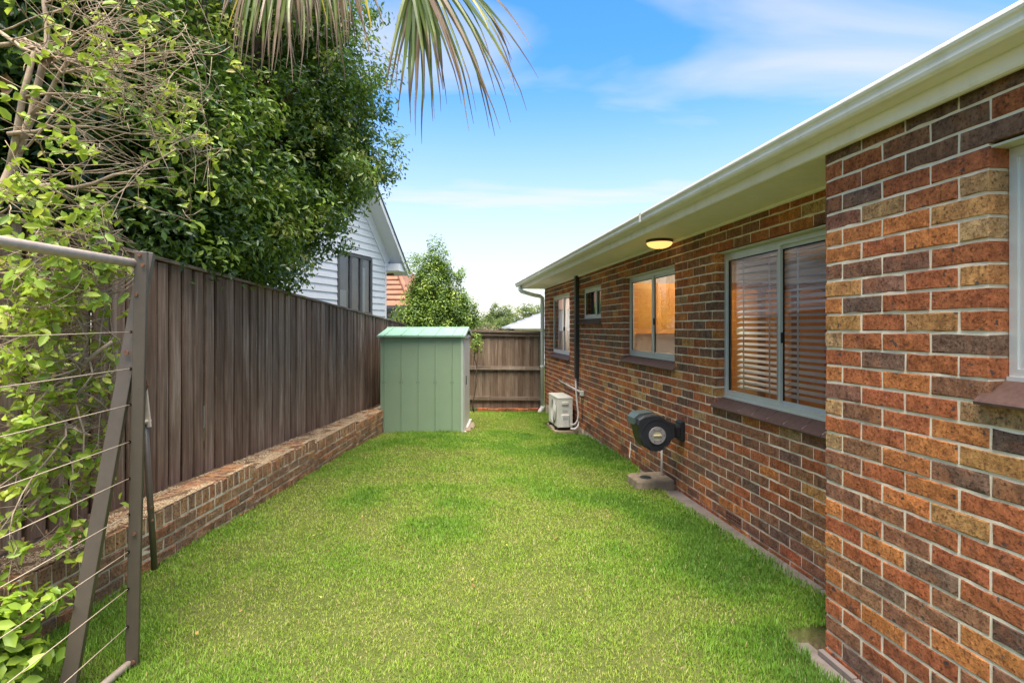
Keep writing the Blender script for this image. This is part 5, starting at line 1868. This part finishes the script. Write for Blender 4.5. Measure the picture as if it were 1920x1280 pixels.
# local: y along the gable wall (0 at its far right corner, negative towards the camera), x out towards the yard
GW, EAVE, PITCH = 7.6, 3.86, math.tan(R(48.5))
WIN = (-2.42, -0.80, 2.02, 3.62)
z = -0.6
bw = 0.185
while z < EAVE + GW / 2 * PITCH:
    half_cut = max(0.0, (z + bw - EAVE) / PITCH)
    y1, y0 = -half_cut, -GW + half_cut
    if y1 - y0 < 0.1: break
    spans = [(y0, y1)]
    if z + bw > WIN[2] and z < WIN[3]:
        spans = [(y0, WIN[0]), (WIN[1], y1)]
    for a, b in spans:
        if b - a > 0.02:
            if z > 0.8:
                MB().prism([(-0.02, z), (0.026, z), (0.024, z + 0.010), (0.006, z + bw), (-0.02, z + bw)], lambda p: (p[0], a, p[1]), lambda p: (p[0], b, p[1])).build("weatherboard", M["weatherboard"], nb)
            else:
                MB().box(-0.02, 0.02, a, b, z, z + bw).build("weatherboard", M["weatherboard"], nb)
    z += bw
MB().prism([(0, -0.6), (-GW, -0.6), (-GW, EAVE), (-GW / 2, EAVE + GW / 2 * PITCH - 0.05), (0, EAVE)], lambda p: (-0.20, p[0], p[1]), lambda p: (-0.10, p[0], p[1])).build("wall", M["weatherboard"], nb)
MB().box(-7.0, -0.021, -0.10, -0.001, -0.6, EAVE).build("wall", M["weatherboard"], nb)
MB().box(-0.02, 0.034, -0.06, 0.012, -0.6, EAVE - 0.06).build("corner_board", M["white_trim"], nb)
# roof slopes overhanging the gable
for sgn in (1, -1):
    ya, yb = (0.62, -GW / 2) if sgn > 0 else (-GW - 0.62, -GW / 2)
    za = EAVE - 0.62 * PITCH + 0.10
    zb = EAVE + GW / 2 * PITCH + 0.10
    rf = MB().add([(0.48, ya, za), (-8, ya, za), (-8, yb, zb), (0.48, yb, zb), (0.48, ya, za + 0.05), (-8, ya, za + 0.05), (-8, yb, zb + 0.05), (0.48, yb, zb + 0.05)],
                  [(0, 1, 2, 3), (7, 6, 5, 4), (0, 4, 5, 1), (1, 5, 6, 2), (2, 6, 7, 3), (3, 7, 4, 0)]).build("roof", M["terracotta"], nb)
    MB().add([(0.46, ya + sgn * -0.03, za - 0.012), (-0.02, ya + sgn * -0.03, za - 0.012), (-0.02, yb, zb - 0.05), (0.46, yb, zb - 0.05)], [(0, 1, 2, 3)]).build("soffit", M["white_trim"], rf)
    MB().sqbar((0.49, ya, za - 0.03), (0.49, yb, zb - 0.03), 0.03, 0.16, (1, 0, 0)).build("barge_board", M["white_trim"], rf)
    MB().sqbar((0.50, ya, za + 0.045), (0.50, yb, zb + 0.045), 0.06, 0.035, (1, 0, 0)).build("barge_cap", M["grey_trim"], rf)
MB().box(-7.0, 0.45, 0.03, 0.60, EAVE - 0.52, EAVE - 0.50).build("soffit", M["white_trim"], nb)
MB().box(-0.02, 0.44, 0.02, 0.57, EAVE - 0.50, EAVE - 0.30).build("eave_return", M["white_trim"], nb)
MB().sqbar((0.015, 0.1, EAVE - 0.16 - 0.1 * PITCH), (0.015, -GW / 2, EAVE + GW / 2 * PITCH - 0.16), 0.05, 0.30, (1, 0, 0)).build("rake_board", M["white_trim"], nb)
# its window
wn_ = MB()
y0, y1, z0, z1 = WIN
wn_.box(-0.02, 0.05, y0, y0 + 0.07, z0, z1).box(-0.02, 0.05, y1 - 0.07, y1, z0, z1).box(-0.021, 0.049, y0 + .07, y1 - .07, z0, z0 + 0.06).box(-0.021, 0.049, y0 + .07, y1 - .07, z1 - 0.07, z1)
ym1, ym2 = y0 + (y1 - y0) * 0.36, y0 + (y1 - y0) * 0.66
wn_.box(-0.02, 0.045, ym1 - 0.045, ym1 + 0.045, z0 + .06, z1 - .07).box(-0.02, 0.045, ym2 - 0.05, ym2 + 0.05, z0 + .06, z1 - .07)
nw = wn_.build("window", M["grey_trim"], nb)
for a, b in ((y0 + .07, ym1 - .045), (ym1 + .045, ym2 - .05), (ym2 + .05, y1 - .07)):
    MB().add([(0.012, a, z0 + .06), (0.012, b, z0 + .06), (0.012, b, z1 - .07), (0.012, a, z1 - .07)], [(0, 1, 2, 3)]).build("pane", M["glass"], nw)
MB().box(-0.09, -0.07, y0 + 0.07, y1 - 0.07, z0 + 0.06, z1 - 0.07).build("room_backing", plain("dim_room", (0.16, 0.165, 0.18), 0.8, var=0.3, scale=2), nw)  # dark sheet close behind the panes paints the unlit room
MB().box(-0.068, -0.064, y0 + 0.07, ym1 - 0.06, z0 + 0.06, z0 + 0.62).build("half_curtain", M["curtain"], nw)
MB().box(-0.068, -0.064, ym2 + 0.06, y1 - 0.2, z0 + 0.06, z1 - 0.3).build("half_curtain", M["curtain"], nw)
MB().box(-0.069, -0.066, ym1 + 0.05, ym1 + 0.22, z0 + 0.06, z1 - 0.07).build("curtain_edge", M["timber_groove"], nw)

# grey house with tiled hip roof beyond it
gh = empty("tiled_roof_house", (-4.6, 19.5, 0), R(-6))
tag(gh, "grey boarded house with red tiled roof and round wall vent beyond the white house", "house")
z = -0.6
while z < 2.45:
    MB().prism([(-1.0, z), (0.75, z), (0.75, z + 0.17), (-1.0, z + 0.17)], lambda p: (p[0], -0.02 if p[1] > z + 0.1 else -0.035, p[1]), lambda p: (p[0], 0.03, p[1])).build("weatherboard", M["grey_board"], gh)
    z += 0.171
MB().box(-1.0, 0.74, 0.03, 6, -0.6, 2.4).build("wall", M["grey_board"], gh)
MB().add([(-1.5, -0.35, 2.45), (1.05, -0.35, 2.45), (1.05, 6.5, 2.45), (-1.5, 6.5, 2.45), (-1.5, 2.9, 4.9), (-0.9, 2.9, 4.9), (-1.5, -0.35, 2.39), (1.05, -0.35, 2.39), (1.05, 6.5, 2.39), (-1.5, 6.5, 2.39)],
         [(0, 1, 5, 4), (1, 2, 5), (2, 3, 4, 5), (6, 7, 1, 0), (7, 8, 2, 1), (9, 8, 7, 6)]).build("roof", M["terracotta"], gh)
rt = MB()
for i in range(1, 12):
    f = i / 12
    a = Vector((-1.5, -0.35, 2.45)).lerp(Vector((-1.5, 2.9, 4.9)), f); b = Vector((1.05, -0.35, 2.45)).lerp(Vector((-0.9, 2.9, 4.9)), f)
    rt.sqbar(a + Vector((0, -0.01, 0.03)), b + Vector((0, -0.01, 0.03)), 0.04, 0.05, (0, 0, 1))
rt.tube([(1.05, -0.35, 2.50), (-0.9, 2.9, 4.95)], 0.09, 8)
rt.build("tile_courses", M["terracotta"], gh)
MB().sqbar((-1.5, -0.38, 2.38), (1.05, -0.38, 2.38), 0.06, 0.10, (0, 1, 0)).build("gutter", M["grey_trim"], gh)
vt = MB().disc((0.14, -0.036, 2.11), (0, -1, 0), 0, 0.10, 0.03, 24).build("round_vent", M["reel_knob"], gh)
MB().disc((0.14, -0.06, 2.11), (0, -1, 0), 0.085, 0.105, 0.02, 24).build("rim", M["grey_trim"], vt)

# distant roof and trees over the back fence
dh = empty("grey_roof_house", (1.45, 32.0, 0), R(4))
tag(dh, "distant house with pale grey tiled roof above the back fence", "house")
MB().box(-0.8, 9, 0, 9, -1.0, 1.62).build("wall", M["int_white"], dh)
MB().add([(-1.5, -0.6, 1.72), (10, -0.6, 1.72), (10, 9.6, 1.72), (-1.5, 9.6, 1.72), (2.4, 3.2, 3.25), (6, 3.2, 3.25)], [(0, 1, 5, 4), (1, 2, 5), (2, 3, 4, 5), (3, 0, 4), (0, 3, 2, 1)]).build("roof", M["far_roof"] if "far_roof" in M else plain("far_roof_tile", (0.26, 0.27, 0.29), 0.7, var=0.12), dh)
cr_ = MB()
for i in range(1, 8):
    f = i / 8
    cr_.sqbar(Vector((-1.5, -0.6, 1.75)).lerp(Vector((2.4, 3.2, 3.28)), f), Vector((10, -0.6, 1.75)).lerp(Vector((6, 3.2, 3.28)), f), 0.05, 0.06, (0, 0, 1))
    cr_.sqbar(Vector((-1.5, -0.6, 1.75)).lerp(Vector((2.4, 3.2, 3.28)), f), Vector((-1.5, 9.6, 1.75)).lerp(Vector((2.4, 3.2, 3.28)), f), 0.05, 0.06, (0, 0, 1))
cr_.build("tile_courses", M["white_trim"], dh)
MB().sqbar((-1.5, -0.62, 1.66), (10, -0.62, 1.66), 0.10, 0.14, (0, 1, 0)).sqbar((-1.52, -0.6, 1.66), (-1.52, 9.6, 1.66), 0.10, 0.14, (1, 0, 0)).build("gutter", M["white_trim"], dh)
FT = [("round topped green tree behind the back fence, darker than its neighbours", (-1.1, 44, -0.5), [((-1.1, 44, 2.3), (1.5, 1.4, 1.3))], 0.35),
      ("loose spreading pale green tree beside the distant grey roof", (1.1, 40, -0.5), [((0.9, 40, 2.2), (1.6, 1.4, 1.0)), ((1.6, 40, 2.6), (1.2, 1.2, 0.95)), ((0.6, 40.5, 1.6), (1.2, 1, 0.6))], 0.5),
      ("low olive tree right of the shed's hedge in the distance", (-2.8, 42, -0.5), [((-2.8, 42, 1.7), (1.6, 1.2, 0.85)), ((-3.8, 43, 1.5), (1.4, 1.2, 0.8))], 0.45)]
for lab, b, bl, tn in FT:
    make_tree("distant_tree", lab, b, bl, 150, 36, 0.16, 0.36, FAR_LEAF, 0.10, bright=0.2, limbs=10, shell=0.3, tone=(tn, 0.18), group="trees beyond the back fence")
make_tree("bare_tree", "thin nearly bare grey tree against the pale sky over the back fence", (-1.75, 38, -0.5), [((-1.75, 38, 1.5), (1.3, 1.0, 0.9))], 60, 5, 0.12, 0.3, FAR_LEAF, 0.05, limbs=46, shell=0.4, tone=(0.6, 0.2), bark=M["twig"])
# a screen of trees and far ground so the horizon beyond the houses is never empty
for k, (x, y, r) in enumerate(((-22, 60, 7), (-34, 52, 8), (-12, 75, 6), (10, 78, 5), (22, 62, 7))):
    make_tree("distant_tree", ["large rounded tree", "broad dark tree", "far hazy tree", "far tree over the roofs", "tall far tree"][k] + " on the skyline " + ["behind the white house", "beyond the left boundary", "past the tiled roof house", "behind the distant grey roof", "behind the brick house"][k],
              (x, y, -1), [((x, y, r * 0.35), (r, r * .8, r * .42))], 120, 30, 0.5, 0.9, FAR_LEAF, 0.2, limbs=6, shell=0.4, tone=(0.35, 0.18), group="trees on the skyline")
